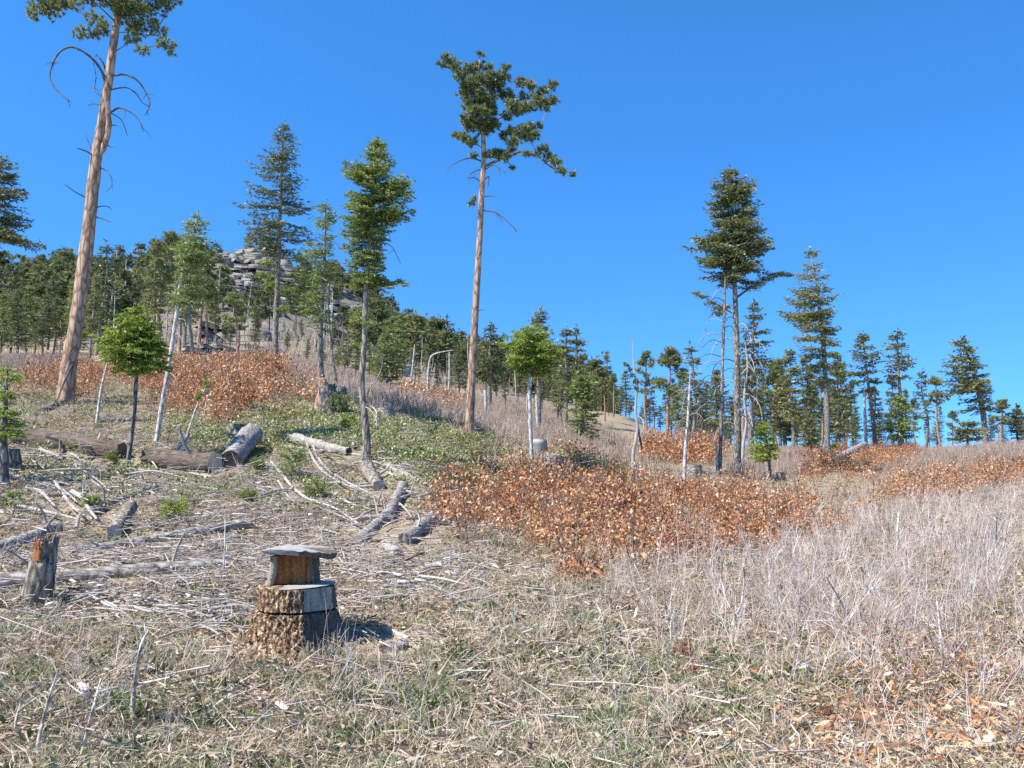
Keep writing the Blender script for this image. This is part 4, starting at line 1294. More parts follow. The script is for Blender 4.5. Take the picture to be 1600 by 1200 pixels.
cut_stump(371, 690, 32, 26, 'fir_bark', 'weathered', 'low round grey stump with a flat cut top, behind the tilted chunk of log')
cut_stump(603, 656, 26, 16, 'log_bark', 'weathered', 'flat topped grey stump in the green cover right of the bright green fir')
cut_stump(1084, 748, 24, 20, 'log_bark', 'cut_wood', 'pale topped stump with furrowed dark sides on the right meadow')
cut_stump(1216, 752, 20, 14, 'dark_bark', 'dark_bark', 'small charred black stump beside the young bright fir')
cut_stump(16, 745, 30, 40, 'dark_bark', 'weathered', 'grey rotten stump at the left edge under the small green fir', (-3, 0))
t, r, H = cut_stump(516, 648, 34, 44, 'dark_bark', 'dark_bark', 'burnt upright snag, orange barked on its left and grey on its right', (-6, 0), .2, 18, .10)
mb = MB()
for i in range(5):
    a = R.uniform(-.6, .9)
    p = np.array([r * .7, R.uniform(-.4, .4) * r, H * (.12 + .17 * i)])
    tube(mb, smooth_path([p + [-.1, 0, H * .12], p + [r * .35, -.02, 0], p + [r * (.9 - .1 * i), R.normal(0, .05), -H * .14]], 6), [r * .55, r * .6, r * .2], 9, .14)
mb.build('charred_side', M['dark_bark'], t)
mb = MB()
q = r * .55
tube(mb, smooth_path([(-r * .75, -.05, -.1), (-r * .8, -.08, H * .35), (-r * .62, -.08, H * .8), (-r * .66, -.06, H * 1.15), (-r * .5, -.06, H * 1.24)], 14), [q * 1.2, q, q * .85, q * .8, q * .45], 14, .09)
mb.build('orange_side', M['pine_bark'], t)

# broken stump with an orange splintered top
b = place(56, 952)
u = b[1] / F
t = thing('broken_stump', 'broken upright stump with splintered orange top, at the left beside the long log', 'stump', b)
lean = np.array([10 * u, 0])


def bring(zs, rads, a0, a1, na, jag, seed, mat, name, inset=0):
    rr_ = np.random.default_rng(seed)
    mb_ = MB()
    A_ = np.linspace(a0, a1, na)
    vv = []
    for iz, (z, r_) in enumerate(zip(zs, rads)):
        rj = r_ * (1 + .07 * np.sin(A_ * 7 + z * 9) + rr_.normal(0, .045, na)) - inset
        zz = np.full(na, z) + (rr_.uniform(-jag, jag, na) if iz == len(zs) - 1 else 0)
        vv.append(np.stack([np.cos(A_) * rj + lean[0] * zz / .7, np.sin(A_) * rj, zz], 1))
    for iz in range(len(zs) - 1, -1, -1):
        if iz in (len(zs) - 1,):
            vv.append(vv[iz] * [.8, .8, 1] - [0, 0, .02])
    vv = np.concatenate(vv)
    nz_ = len(zs) + 1
    i_ = np.arange(nz_ - 1)[:, None] * na
    j_ = np.arange(na - 1)[None]
    mb_.add(vv, np.stack([i_ + j_, i_ + j_ + 1, i_ + na + j_ + 1, i_ + na + j_], -1).reshape(-1, 4))
    mb_.build(name, M[mat], t)


bring(np.linspace(-.1, .46, 9), np.linspace(.148, .118, 9), 0, 6.2832, 40, .05, 3, 'fir_bark', 'bark')
bring(np.linspace(.44, .66, 6), np.linspace(.118, .108, 6), FR + D(20), FR + D(215), 26, .055, 4, 'fir_bark', 'bark')
bring(np.linspace(.40, .62, 7), np.linspace(.10, .092, 7), FR - D(110), FR + D(110), 30, .05, 5, 'heart_wood', 'heart_wood')
for i in range(9):
    a = FR + D(-85 + 27 * i + R.normal(0, 6))
    r0 = .085
    p = np.array([math.cos(a) * r0 + lean[0] * .8, math.sin(a) * r0, .58])
    m_ = MB()
    tube(m_, [p, p + [R.normal(0, .006), R.normal(0, .006), R.uniform(.07, .17)]], [.020, .003], 4, .25)
    m_.build('splinter', M['heart_wood' if i % 3 else 'log_bark'], t)


# ------------------------------------------------------------------ logs
LOGSEG = []


def log(a, c, w, bark, label, ends=('weathered', 'weathered'), mid=None, sides=16, rough=.045, sink=.65, lift=(0, 0), stubs=0, name='fallen_log', cat='log', snags=0, sag=0):
    """a, c = photo pixels of the axis ends; w = widths in photo pixels"""
    w = (w, w) if np.isscalar(w) else w
    pa, pc = place(a[0], a[1] + w[0] * .35), place(c[0], c[1] + w[1] * .35)
    ra, rc = w[0] * pa[1] / F / 2, w[1] * pc[1] / F / 2
    A_, C_ = pa + [0, 0, ra * sink + lift[0]], pc + [0, 0, rc * sink + lift[1]]
    n = max(8, int(np.linalg.norm(A_ - C_) / max(ra, .03) / 1.1))
    n = min(n, 60)
    f = np.linspace(0, 1, n)[:, None]
    p = A_ * (1 - f) + C_ * f
    r = (ra + (rc - ra) * f[:, 0])
    if not any(lift):                                     # lie on the ground along the way
        g = ground_z(p[:, 0], p[:, 1]) + r * sink
        ker = np.ones(7) / 7
        gp = np.convolve(np.pad(g, 3, mode='edge'), ker, 'valid')
        p[:, 2] = .65 * gp + .35 * p[:, 2]
    p[1:-1] += R.normal(0, .04, (n - 2, 3)) * r[1:-1, None] * [1, 1, .5]
    LOGSEG.append((p[:, :2].copy(), float(r.mean()) + .2))
    base = p.mean(0)
    t = thing(name, label, cat, base)
    mb = MB()
    tube(mb, p, r * (1 + R.normal(0, .03, n)), sides, rough, cap=(False, False), ridges=.03)
    mb.build('bark', M[bark], t, base, smooth=sides > 10)
    v = np.concatenate(mb.v)
    for k_, e in enumerate(ends):
        if e:
            ring = v[:sides] if k_ == 0 else v[-sides:]
            m2 = MB()
            cen = ring.mean(0)
            m2.add(np.vstack([cen + (ring - cen) * .985, cen]), np.stack([np.arange(sides), (np.arange(sides) + 1) % sides, np.full(sides, sides)], -1))
            m2.build('cut_end', M[e], t, base)
    for _ in range(stubs):
        i = int(R.integers(2, n - 2))
        d = unit(R.normal(0, 1, 3) * [1, 1, .6] + [0, 0, .8])
        m3 = MB()
        L = R.uniform(1.5, 5) * r[i]
        tube(m3, smooth_path([p[i], p[i] + d * (r[i] + L * .5), p[i] + d * (r[i] + L) + R.normal(0, .1, 3) * L], 5), [r[i] * .22, r[i] * .1], 5, .1)
        m3.build('branch_stub', M['dead_wood'], t, base)
    return t


log((-25, 912), (408, 880), (27, 19), 'log_bark', 'long thick grey log lying across behind the broken stump', stubs=5)
log((-25, 862), (90, 826), (28, 20), 'log_bark', 'short thick grey log at the left edge above the broken stump', stubs=2)
log((70, 868), (392, 818), (15, 17), 'log_bark', 'long slim grey log running up to the right above the thick long log', ('weathered', 'dark_bark'), stubs=4)
log((136, 806), (248, 764), (18, 14), 'dark_bark', 'dark log half hidden behind the small green seedling', stubs=3)
log((178, 834), (204, 808), (22, 21), 'fir_bark', 'short chunk of log propped up at a slant among the white branches', ('weathered', 'weathered'), lift=(.02, .16), sides=20)
log((30, 686), (190, 706), (34, 30), 'rot_wood', 'thick rotten brown log under the small bushy bright tree', ('rot_wood', 'rot_wood'), rough=.16, sides=18, stubs=3)
log((228, 714), (336, 725), (30, 34), 'rot_wood', 'thick dark rotten log with pale splintered end, right of the slender leaning stem', ('rot_wood', 'cut_wood'), rough=.14, sides=18, stubs=3)
log((360, 722), (392, 690), (33, 34), 'log_bark', 'fat tilted chunk of grey log with a dark end, before the low round stump', ('rot_wood', 'dark_bark'), lift=(.03, .16), sides=22, rough=.06)
log((434, 637), (590, 605), (8, 12), 'fir_bark', 'straight grey log lying behind the burnt snag', ('weathered', 'cut_wood'), sides=12)
log((604, 812), (630, 760), (20, 16), 'log_bark', 'grey log pointing uphill between the pale split log and the orange scrub', stubs=1, sides=18)
log((556, 848), (606, 806), (15, 17), 'log_bark', 'thin grey log continuing downhill under the white branches', sides=14)
log((632, 846), (674, 814), (21, 21), 'log_bark', 'short dark grey log with mossy end left of the orange scrub', ('dark_bark', 'log_bark'), sides=18, stubs=1)
log((572, 734), (592, 762), (24, 20), 'fir_bark', 'pale split log with a reddish patch below the curved fir trunk', ('cut_wood', 'weathered'), sides=18, rough=.09, lift=(.03, .0))
log((1308, 726), (1352, 708), (13, 11), 'dead_wood', 'pale log lying on the orange scrub of the right crest', ('weathered', 'weathered'), sides=12, lift=(.25, .45))
log((452, 682), (545, 708), (17, 13), 'dead_wood', 'pale rotten log sunk in the green cover left of the curved fir trunk', ('weathered', None), rough=.12)
log((440, 700), (578, 714), (6, 5), 'dead_wood', 'long thin pole lying in front of the pale rotten log', (None, None), sides=8)
log((402, 673), (468, 675), (5, 5), 'dark_twig', 'short dark pole lying right of the low round stump', (None, None), sides=8)
log((575, 708), (664, 724), (6, 4), 'dark_twig', 'dark thin pole lying right of the curved fir trunk', (None, None), sides=8)
log((590, 728), (662, 758), (14, 8), 'dead_wood', 'low pale crumbled log below the curved fir trunk', (None, None), rough=.2, sides=10, sink=.3)
log((660, 752), (745, 760), (5, 4), 'dead_wood', 'thin grey pole lying left of the dark shaded bank', (None, None), sides=8)
log((52, 646), (134, 614), (7, 10), 'dark_bark', 'charred black log lying at the foot of the thick leaning pine', ('dark_bark', 'dark_bark'), sides=10, stubs=6)
log((28, 728), (110, 735), (14, 10), 'dark_bark', 'dark broken log by the rotten stump at the left edge', (None, 'dark_bark'), rough=.12, stubs=3)
log((155, 657), (232, 660), (9, 8), 'dark_bark', 'dark band lying behind the stem of the small bushy bright tree', (None, None), sides=10, stubs=2)  # dark tube laid along a level dark band
log((640, 680), (726, 652), (4, 3), 'dead_wood', 'thin grey pole slanting up to the middle pine trunk', (None, None), sides=8, lift=(0, .1))
log((300, 966), (392, 960), (7, 8), 'dead_wood', 'thick grey branch lying against the left side of the big notched stump', (None, None), sides=9)
log((530, 958), (578, 966), (9, 7), 'white_wood', 'pale stick in the shadow right of the big notched stump', (None, None), sides=9)
log((602, 986), (662, 1012), (10, 6), 'white_wood', 'pale weathered stick to the right of the big notched stump', (None, None), sides=9)
log((598, 1012), (634, 1006), (22, 18), 'log_bark', 'grey chunk of loose bark lying right of the big notched stump', ('rot_wood', 'rot_wood'), sides=10, rough=.2, sink=.3, cat='bark chunk', name='bark_chunk')
log((400, 1084), (413, 1106), (8, 8), 'white_wood', 'short white stick in the grass below the big notched stump', (None, None), sides=9)
log((610, 850), (622, 868), (22, 18), 'dead_wood', 'pale wood chunk below the short dark grey log', ('cut_wood', 'weathered'), sides=10, rough=.25, sink=.4, cat='wood chunk', name='wood_chunk')
log((558, 910), (640, 913), (6, 7), 'white_wood', 'left half of the long pale stick beyond the big notched stump', (None, None), sides=9)
log((640, 913), (816, 896), (7, 4), 'white_wood', 'long pale tapering stick lying across the grass beyond the big notched stump', (None, None), sides=9)


# ------------------------------------------------------------------ dead branches of the slash
def fallen(pix, w, mat, label, group=None, twigs=2, lift=.09):
    a, c = place(*pix[0]), place(*pix[-1])
    m = len(pix)
    pts = [a]
    for i in range(1, m - 1):
        q = at(*pix[i], a[1] + (c[1] - a[1]) * i / (m - 1))
        g = ground_z(q[0], q[1])[0]
        if q[2] < g + .01:
            q = place(*pix[i])
        pts.append(q)
    pts.append(c)
    p = smooth_path(np.array(pts) + [0, 0, lift], 6 * m)
    u = np.mean(p[:, 1]) / F
    r = w * u / 2
    base = p.mean(0)
    LOGSEG.append((p[:, :2].copy(), .09))
    mb = MB()
    tube(mb, p, [r, r * .85, r * .4], 6, .08, tint=R.uniform(.35, .75))
    for _ in range(twigs):
        i = int(R.integers(2, len(p) - 2))
        d = unit(unit(p[i + 1] - p[i]) * .7 + R.normal(0, .55, 3) + [0, 0, .25])
        L = R.uniform(.12, .45)
        tube(mb, smooth_path([p[i], p[i] + d * L * .5, p[i] + d * L + [0, 0, -.1 * L]], 5), [r * .5, r * .15], 4, .05, tint=R.uniform(.3, .7))
    o = mb.build('dead_branch', M[mat], None, base, smooth=True)
    return tag(o, label, 'branch', group)


G1 = 'white branches tangled above the broken stump'
for pix, w, mat, lab in [
        ([(83, 760), (100, 786), (118, 806), (144, 822)], 7, 'white_wood', 'straight white branch slanting down to the right, longest of the white tangle on the left'),
        ([(112, 780), (128, 789), (138, 804), (151, 822)], 9, 'white_wood', 'thickest white branch of the tangle left of the propped log chunk'),
        ([(40, 772), (63, 777), (86, 804)], 8, 'white_wood', 'bent white branch left of the thickest white branch'),
        ([(28, 804), (60, 807), (90, 813), (122, 822)], 7, 'white_wood', 'low white branch lying over the end of the short thick log'),
        ([(98, 775), (110, 786), (121, 795)], 5, 'white_wood', 'short white branch between the straight and the thickest white branch'),
        ([(118, 738), (146, 757), (172, 776)], 3.5, 'white_wood', 'thin white branch pointing at the dark log behind the seedling'),
        ([(142, 762), (158, 770), (171, 778)], 3.5, 'white_wood', 'short white twig beside the thin white branch near the dark log'),
        ([(-4, 741), (25, 752), (55, 765), (86, 772)], 7, 'dead_wood', 'grey branch reaching in from the left edge over the grass'),
        ([(60, 747), (100, 741), (142, 742), (204, 750)], 4, 'dead_wood', 'long thin tan branch lying level below the rotten log'),
        ([(25, 692), (38, 701)], 5, 'white_wood', 'short white stick just right of the rotten stump at the left edge'),
        ([(62, 714), (80, 719), (97, 726)], 8, 'white_wood', 'thick pale stick between the dark broken log and the rotten log'),
        ([(38, 720), (54, 730), (70, 741)], 4, 'white_wood', 'pale stick crossing the dark broken log'),
        ([(-4, 840), (18, 818), (26, 801)], 4, 'dark_twig', 'dark bent branch at the left edge over the short thick log'),
        ([(47, 746), (70, 760), (86, 770)], 4, 'dead_wood', 'grey branch parallel to the one reaching in from the left edge'),
        ([(118, 838), (122, 818), (126, 810)], 6, 'dead_wood', 'upright grey stick in the white tangle on the left'),
        ([(10, 735), (60, 734), (100, 737)], 3, 'white_wood', 'thin white branch lying below the dark broken log'),
        ([(228, 722), (236, 730), (246, 740)], 4, 'white_wood', 'short white stick before the dark rotten log'),
        ([(200, 750), (240, 744), (290, 758)], 4, 'white_wood', 'pale branch lying below the dark rotten log')]:
    fallen(pix, w, mat, lab, G1)
G2 = 'arching branches in the slash below the curved fir'
for pix, w, mat, lab in [
        ([(482, 672), (490, 707), (508, 742), (542, 763), (592, 788)], 5, 'white_wood', 'long white branch arching from the pale rotten log down to the right'),
        ([(476, 662), (479, 702), (498, 737), (528, 762), (556, 772)], 5, 'dead_wood', 'grey branch arching beside the long white arching branch'),
        ([(424, 733), (445, 758), (460, 773), (482, 790), (520, 806), (560, 828)], 6, 'white_wood', 'long white branch sweeping down to the right toward the thin grey log'),
        ([(405, 784), (435, 774), (464, 773)], 4.5, 'white_wood', 'white branch lying level left of the two green seedlings'),
        ([(434, 761), (450, 785), (463, 799)], 4, 'white_wood', 'short white branch crossing the level white branch'),
        ([(520, 780), (545, 795), (577, 805)], 5, 'white_wood', 'white branch right of the green seedlings'),
        ([(540, 792), (565, 790), (592, 788)], 5, 'white_wood', 'short level white branch left of the reddish leaves'),
        ([(574, 803), (600, 799), (627, 799)], 7, 'white_wood', 'bright white stick lying over the grey uphill log'),
        ([(550, 826), (575, 819), (606, 817)], 8, 'white_wood', 'brightest white stick, lying over the thin grey log'),
        ([(490, 800), (530, 815), (558, 829)], 4, 'dead_wood', 'grey branch lying below the long sweeping white branch'),
        ([(623, 795), (634, 806), (643, 818)], 4, 'white_wood', 'white stick slanting right of the grey uphill log'),
        ([(598, 834), (620, 824), (647, 818)], 3.5, 'white_wood', 'thin white curved stick above the pale wood chunk'),
        ([(558, 763), (575, 754), (588, 748)], 3, 'white_wood', 'thin pale stick leaning on the pale split log'),
        ([(500, 716), (510, 711), (516, 722), (519, 736)], 3.5, 'dark_twig', 'dark hooked twig left of the curved fir trunk'),
        ([(551, 706), (557, 682), (561, 655)], 5, 'white_wood', 'white stick leaning upright against the curved fir trunk'),
        ([(625, 776), (658, 780), (692, 784)], 5, 'white_wood', 'white stick lying left of the orange scrub'),
        ([(600, 735), (640, 742), (700, 757)], 3, 'dead_wood', 'long thin grey stick over the pale crumbled log'),
        ([(545, 772), (575, 769), (605, 764)], 5, 'white_wood', 'white stick under the pale split log'),
        ([(655, 914), (690, 918), (727, 928)], 5, 'white_wood', 'short bent pale stick below the long pale tapering stick'),
        ([(655, 784), (690, 775), (720, 790)], 3, 'dead_wood', 'thin grey stick at the left tip of the orange scrub'),
        ([(585, 668), (588, 648), (574, 636)], 3, 'white_wood', 'white hooped twig right of the curved fir trunk')]:
    fallen(pix, w, mat, lab, G2)
G3 = 'thin sticks piled left of the big stump'
for i, pix in enumerate([[(318, 992), (350, 978), (388, 964)], [(310, 972), (350, 972), (392, 970)], [(322, 958), (330, 980), (342, 1004)], [(200, 962), (230, 972), (262, 975)],
                         [(245, 1018), (290, 1000), (320, 988)], [(290, 975), (340, 966), (385, 962)], [(330, 1000), (360, 985), (390, 962)], [(130, 940), (170, 962), (215, 975)], [(215, 962), (280, 964), (315, 960)]]):
    fallen(pix, R.uniform(4, 7), ['dead_wood', 'white_wood'][i % 2], 'grey stick in the loose pile left of the big notched stump', G3)
# the rest of the slash: countable sticks nothing tells apart
for reg, n, lab, grp in [
        ((0, 330, 700, 800), 26, 'small pale stick strewn between the rotten log and the white tangle', 'small sticks of the upper left slash'),
        ((90, 400, 830, 900), 26, 'small pale stick strewn around the long slim grey log', 'small sticks around the slim log'),
        ((90, 380, 910, 1010), 22, 'small pale stick strewn below the long thick grey log', 'small sticks below the thick log'),
        ((400, 720, 710, 850), 46, 'small pale stick strewn in the slash below the curved fir', 'small sticks of the middle slash'),
        ((480, 760, 850, 960), 22, 'small pale stick strewn around the long pale tapering stick', 'small sticks right of the stump'),
        ((560, 900, 1000, 1150), 9, 'small pale stick lying in the foreground grass', 'small sticks in the foreground')]:
    for _ in range(n):
        x, y = R.uniform(reg[0], reg[1]), R.uniform(reg[2], reg[3])
        a = R.normal(.25, .5)
        L = R.uniform(18, 62) * (.6 + (y - 650) / 500)
        dx, dy = math.cos(a) * L, math.sin(a) * L * .42
        mt, wd, tw = R.choice(['white_wood', 'dead_wood', 'white_wood', 'dead_wood', 'dark_twig']), R.uniform(2, 5), int(R.integers(0, 3))
        ad = ('short' if L < 28 else 'long' if L > 44 else 'middling') + (' thick' if wd > 3.8 else ' thin') + {'white_wood': ' whitish', 'dead_wood': ' grey', 'dark_twig': ' dark'}[mt]
        ad += (' forked' if tw == 2 else '') + ' stick'
        fallen([(x - dx / 2, y - dy / 2), (x, y - R.uniform(0, 5)), (x + dx / 2, y + dy / 2)], wd, mt, lab.replace('small pale stick', ad), grp, tw)


# ------------------------------------------------------------------ instanced cover (uncountable)
def gn_tree():
    g = bpy.data.node_groups.new('scatter', 'GeometryNodeTree')
    g.interface.new_socket('Geometry', in_out='INPUT', socket_type='NodeSocketGeometry')
    g.interface.new_socket('Source', in_out='INPUT', socket_type='NodeSocketCollection')
    g.interface.new_socket('Geometry', in_out='OUTPUT', socket_type='NodeSocketGeometry')
    N, L = g.nodes, g.links
    i = N.new('NodeGroupInput')
    o = N.new('NodeGroupOutput')
    ci = N.new('GeometryNodeCollectionInfo')
    ci.inputs['Separate Children'].default_value = True
    ci.inputs['Reset Children'].default_value = True
    L.new(i.outputs['Source'], ci.inputs['Collection'])
    ip = N.new('GeometryNodeInstanceOnPoints')
    ip.inputs['Pick Instance'].default_value = True
    L.new(i.outputs['Geometry'], ip.inputs['Points'])
    L.new(ci.outputs[0], ip.inputs['Instance'])

    def attr(name, typ):
        a = N.new('GeometryNodeInputNamedAttribute')
        a.data_type = typ
        a.inputs['Name'].default_value = name
        return a.outputs[0]
    L.new(attr('idx', 'INT'), ip.inputs['Instance Index'])
    e = N.new('FunctionNodeEulerToRotation')
    L.new(attr('rot', 'FLOAT_VECTOR'), e.inputs[0])
    L.new(e.outputs[0], ip.inputs['Rotation'])
    L.new(attr('scl', 'FLOAT_VECTOR'), ip.inputs['Scale'])
    L.new(ip.outputs[0], o.inputs[0])
    return g


GN = gn_tree()


def stuff(name, label, meshes, P, scale, tilt=0.12, zs=None, idx=None):
    n = len(P)
    c = bpy.data.collections.new(name + '_source')
    for k, me in enumerate(meshes):
        c.objects.link(bpy.data.objects.new('%s_piece_%02d' % (name, k), me))
    me = bpy.data.meshes.new(name)
    me.vertices.add(n)
    me.vertices.foreach_set('co', np.asarray(P, np.float32).ravel())
    rot = np.stack([R.normal(0, tilt, n), R.normal(0, tilt, n), R.uniform(0, 6.283, n)], 1)
    scl = np.repeat(np.broadcast_to(np.asarray(scale, float), n)[:, None], 3, 1).copy()
    if zs is not None:
        scl[:, 2] *= zs
    a = me.attributes.new('rot', 'FLOAT_VECTOR', 'POINT')
    a.data.foreach_set('vector', rot.astype(np.float32).ravel())
    a = me.attributes.new('scl', 'FLOAT_VECTOR', 'POINT')
    a.data.foreach_set('vector', scl.astype(np.float32).ravel())
    a = me.attributes.new('idx', 'INT', 'POINT')
    a.data.foreach_set('value', (R.integers(0, len(meshes), n) if idx is None else idx).astype(np.int32))
    o = bpy.data.objects.new(name, me)
    COL.objects.link(o)
    md = o.modifiers.new('scatter', 'NODES')
    md.node_group = GN
    for it in GN.interface.items_tree:
        if it.name == 'Source':
            md[it.identifier] = c
    tag(o, label, kind='stuff')
    return o


def candidates(n, y0, y1, k=1.0, amax=0.66):
    """random ground points; density per square metre falls as Y**-k"""
    q = R.uniform(0, 1, n)
    if abs(k - 2) < 1e-6:
        Y = y0 * (y1 / y0) ** q
    else:
        e = 2 - k
        Y = (y0 ** e + q * (y1 ** e - y0 ** e)) ** (1 / e)
    X = R.uniform(-amax, amax, n) * Y
    Z = ground_z(X, Y)
    P = np.stack([X, Y, Z], 1)
    px, py = proj(P)
    return P, px, py


def zone(px, py, poly, jit=18):
    n = len(px)
    return in_poly(px + R.normal(0, jit, n), py + R.normal(0, jit * .45, n), poly)


# proto meshes for the cover
def p_straw(n=26, r=.10, h=(.12, .32), lay=.8, w=.006, mat='straw'):
    mb = MB()
    for _ in range(n):
        az = R.uniform(0, 6.28)
        p = np.array([R.normal(0, r), R.normal(0, r), 0.0])
        d = unit([math.cos(az) * R.uniform(.2, lay), math.sin(az) * R.uniform(.2, lay), 1])
        L = R.uniform(*h)
        o = np.array([math.cos(az), math.sin(az), 0])
        b = R.uniform(.2, .9) * L
        pts = [p, p + d * L * .5 + o * b * .12, p + d * L * .85 + o * b * .5 - np.array([0, 0, b * .28])]
        s = unit(np.cross(d, R.normal(0, 1, 3))) * w * .5
        v = [pts[0] - s, pts[0] + s, pts[1] + s, pts[1] - s, pts[2]]
        t = np.clip(R.normal(.55, .2), 0, 1)
        mb.add(v[:4], [[0, 1, 2, 3]], t)
        mb.add([v[3], v[2], v[4]], [[0, 1, 2]], t)
    return mb.mesh('straw_tuft', M[mat])


def p_litter(n=46, r=.34):
    mb = MB()
    a = R.uniform(0, 6.28, n)
    rad = r * np.sqrt(R.uniform(0, 1, n))
    P = np.stack([np.cos(a) * rad, np.sin(a) * rad, R.uniform(.004, .035, n)], 1)
    D = R.normal(0, 1, (n, 3)) * [1, 1, .3]
    k = int(n * .55)
    blades(mb, P[:k], D[:k], R.uniform(.05, .16, k), R.uniform(.006, .012, k), np.clip(R.normal(.68, .2, k), 0, 1))
    blades(mb, P[k:], D[k:], R.uniform(.02, .045, n - k), R.uniform(.010, .022, n - k), np.clip(R.normal(.4, .25, n - k), 0, 1), 'leaf')
    return mb.mesh('litter_patch', M['litter'])


def p_forb(n=22, r=.07, L=(.03, .07), mat='forb', up=.6):
    mb = MB()
    a = R.uniform(0, 6.28, n)
    P = np.stack([np.cos(a), np.sin(a), np.zeros(n)], 1) * (r * R.uniform(0, 1, n))[:, None]
    P[:, 2] = R.uniform(0, .05, n)
    D = np.stack([np.cos(a), np.sin(a), R.uniform(.1, up * 2, n)], 1) + R.normal(0, .3, (n, 3))
    blades(mb, P, D, R.uniform(*L, n), R.uniform(.35, .5, n) * L[1], np.clip(R.normal(.5, .2, n), 0, 1), 'leaf')
    return mb.mesh('leafy_plant', M[mat])


def p_cover(n=90, r=.32):
    mb = MB()
    a = R.uniform(0, 6.28, n)
    rad = r * np.sqrt(R.uniform(0, 1, n))
    P = np.stack([np.cos(a) * rad, np.sin(a) * rad, R.uniform(.02, .16, n) * (1.1 - rad / r)], 1)
    D = R.normal(0, .7, (n, 3)) + [0, 0, .5]
    blades(mb, P, D, R.uniform(.035, .075, n), R.uniform(.022, .045, n), np.clip(R.normal(.45, .22, n), 0, 1), 'leaf')
    return mb.mesh('cover_clump', M['cover'])


def p_brush(ns=6, h=(.4, .85), r=.12, rad=.0035, mat='brush', tw=4):
    mb = MB()
    for _ in range(ns):
        az = R.uniform(0, 6.28)
        H = R.uniform(*h)
        lean = R.uniform(.05, .38)
        o = np.array([math.cos(az), math.sin(az), 0])
        p0 = o * r * R.uniform(0, 1)
        p = smooth_path([p0, p0 + o * lean * H * .4 + [0, 0, H * .5] + R.normal(0, .03, 3), p0 + o * lean * H + np.array([0, 0, H])], 6)
        t = np.clip(R.normal(.55, .2), 0, 1)
        tube(mb, p, [rad * R.uniform(.8, 1.6), rad * .4], 3, tint=t, cap=(False, False))
        for _ in range(tw):
            i = R.integers(1, 5)
            d = unit(unit(p[i + 1] - p[i]) * .8 + R.normal(0, .55, 3))
            L = R.uniform(.08, .3) * H / .7
            tube(mb, [p[i], p[i] + d * L * .5 + [0, 0, .02], p[i] + d * L + np.array([0, 0, .06 * L])], [rad * .7, rad * .3], 3, tint=np.clip(t + R.normal(0, .15), 0, 1), cap=(False, False))
    return mb.mesh('brush_clump', M[mat])


def p_oak(n=80, r=.30, h=.5, L=(.05, .09)):
    mb = MB()
    d = rdir(n) * (R.uniform(0, 1, n) ** .4)[:, None]
    P = d * [r, r, h * .5] + [0, 0, h * .55]
    D = unit(d + R.normal(0, .8, (n, 3)) + [0, 0, -.15])
    blades(mb, P, D, R.uniform(*L, n), R.uniform(.5, .75, n) * L[1] * .8, np.clip(R.normal(.5, .22, n), 0, 1), 'leaf')
    return mb


def oak_mesh(**k):
    """leaves and stems of one oak scrub clump"""
    lv = p_oak(**k)
    me = lv.mesh('oak_clump', M['oak_leaf'])
    st = MB()
    h, r = k.get('h', .5), k.get('r', .3)
    for _ in range(4):
        e = np.array([R.normal(0, r * .6), R.normal(0, r * .6), h * R.uniform(.6, 1.45)])
        tube(st, smooth_path([e * [.2, .2, 0], e * [.5, .5, .5] + R.normal(0, .03, 3), e], 5), [.007, .003], 3, tint=R.uniform(.1, .6), cap=(False, False))
    m2 = st.mesh('stems', M['brush'])
    import bmesh
    bm = bmesh.new()
    bm.from_mesh(me)
    nf = len(bm.faces)
    bm.from_mesh(m2)
    bm.faces.ensure_lookup_table()
    for f in bm.faces[nf:]:
        f.material_index = 1
    bm.to_mesh(me)
    bm.free()
    me.materials.append(M['oak_stem'])
    return me


def p_twigs(n=9, r=.3, L=(.1, .45), rad=.004):
    mb = MB()
    for _ in range(n):
        az = R.uniform(0, 6.28)
        d = np.array([math.cos(az), math.sin(az), R.normal(0, .12)])
        p = np.array([R.normal(0, r), R.normal(0, r), R.uniform(.01, .05)])
        l = R.uniform(*L)
        q = np.array([-d[1], d[0], 0]) * R.normal(0, .06) * l
        tube(mb, smooth_path([p - d * l / 2, p + q, p + d * l / 2], 4), [rad * R.uniform(.6, 1.7), rad * .5], 4, tint=np.clip(R.normal(.6, .2), 0, 1))
    return mb.mesh('twig_pile', M['twig'])


def p_chips(n=8, r=.25):
    mb = MB()
    for _ in range(n):
        p = np.array([R.normal(0, r), R.normal(0, r), R.uniform(.01, .03)])
        az = R.uniform(0, 6.28)
        d = np.array([math.cos(az), math.sin(az), R.normal(0, .15)])
        s = np.array([-d[1], d[0], R.normal(0, .3)])
        l, w, h = R.uniform(.02, .075), R.uniform(.006, .016), R.uniform(.003, .008)
        up = np.array([0, 0, h])
        base = [p - d * l * R.uniform(.7, 1) - s * w, p + d * l - s * w * R.uniform(.3, 1), p + d * l * R.uniform(.7, 1) + s * w, p - d * l + s * w]
        v = base + [b + up for b in base]
        mb.add(v, [[0, 3, 2, 1], [4, 5, 6, 7], [0, 1, 5, 4], [1, 2, 6, 5], [2, 3, 7, 6], [3, 0, 4, 7]], np.clip(R.normal(.65, .2), 0, 1))
    return mb.mesh('wood_chips', M['twig'])


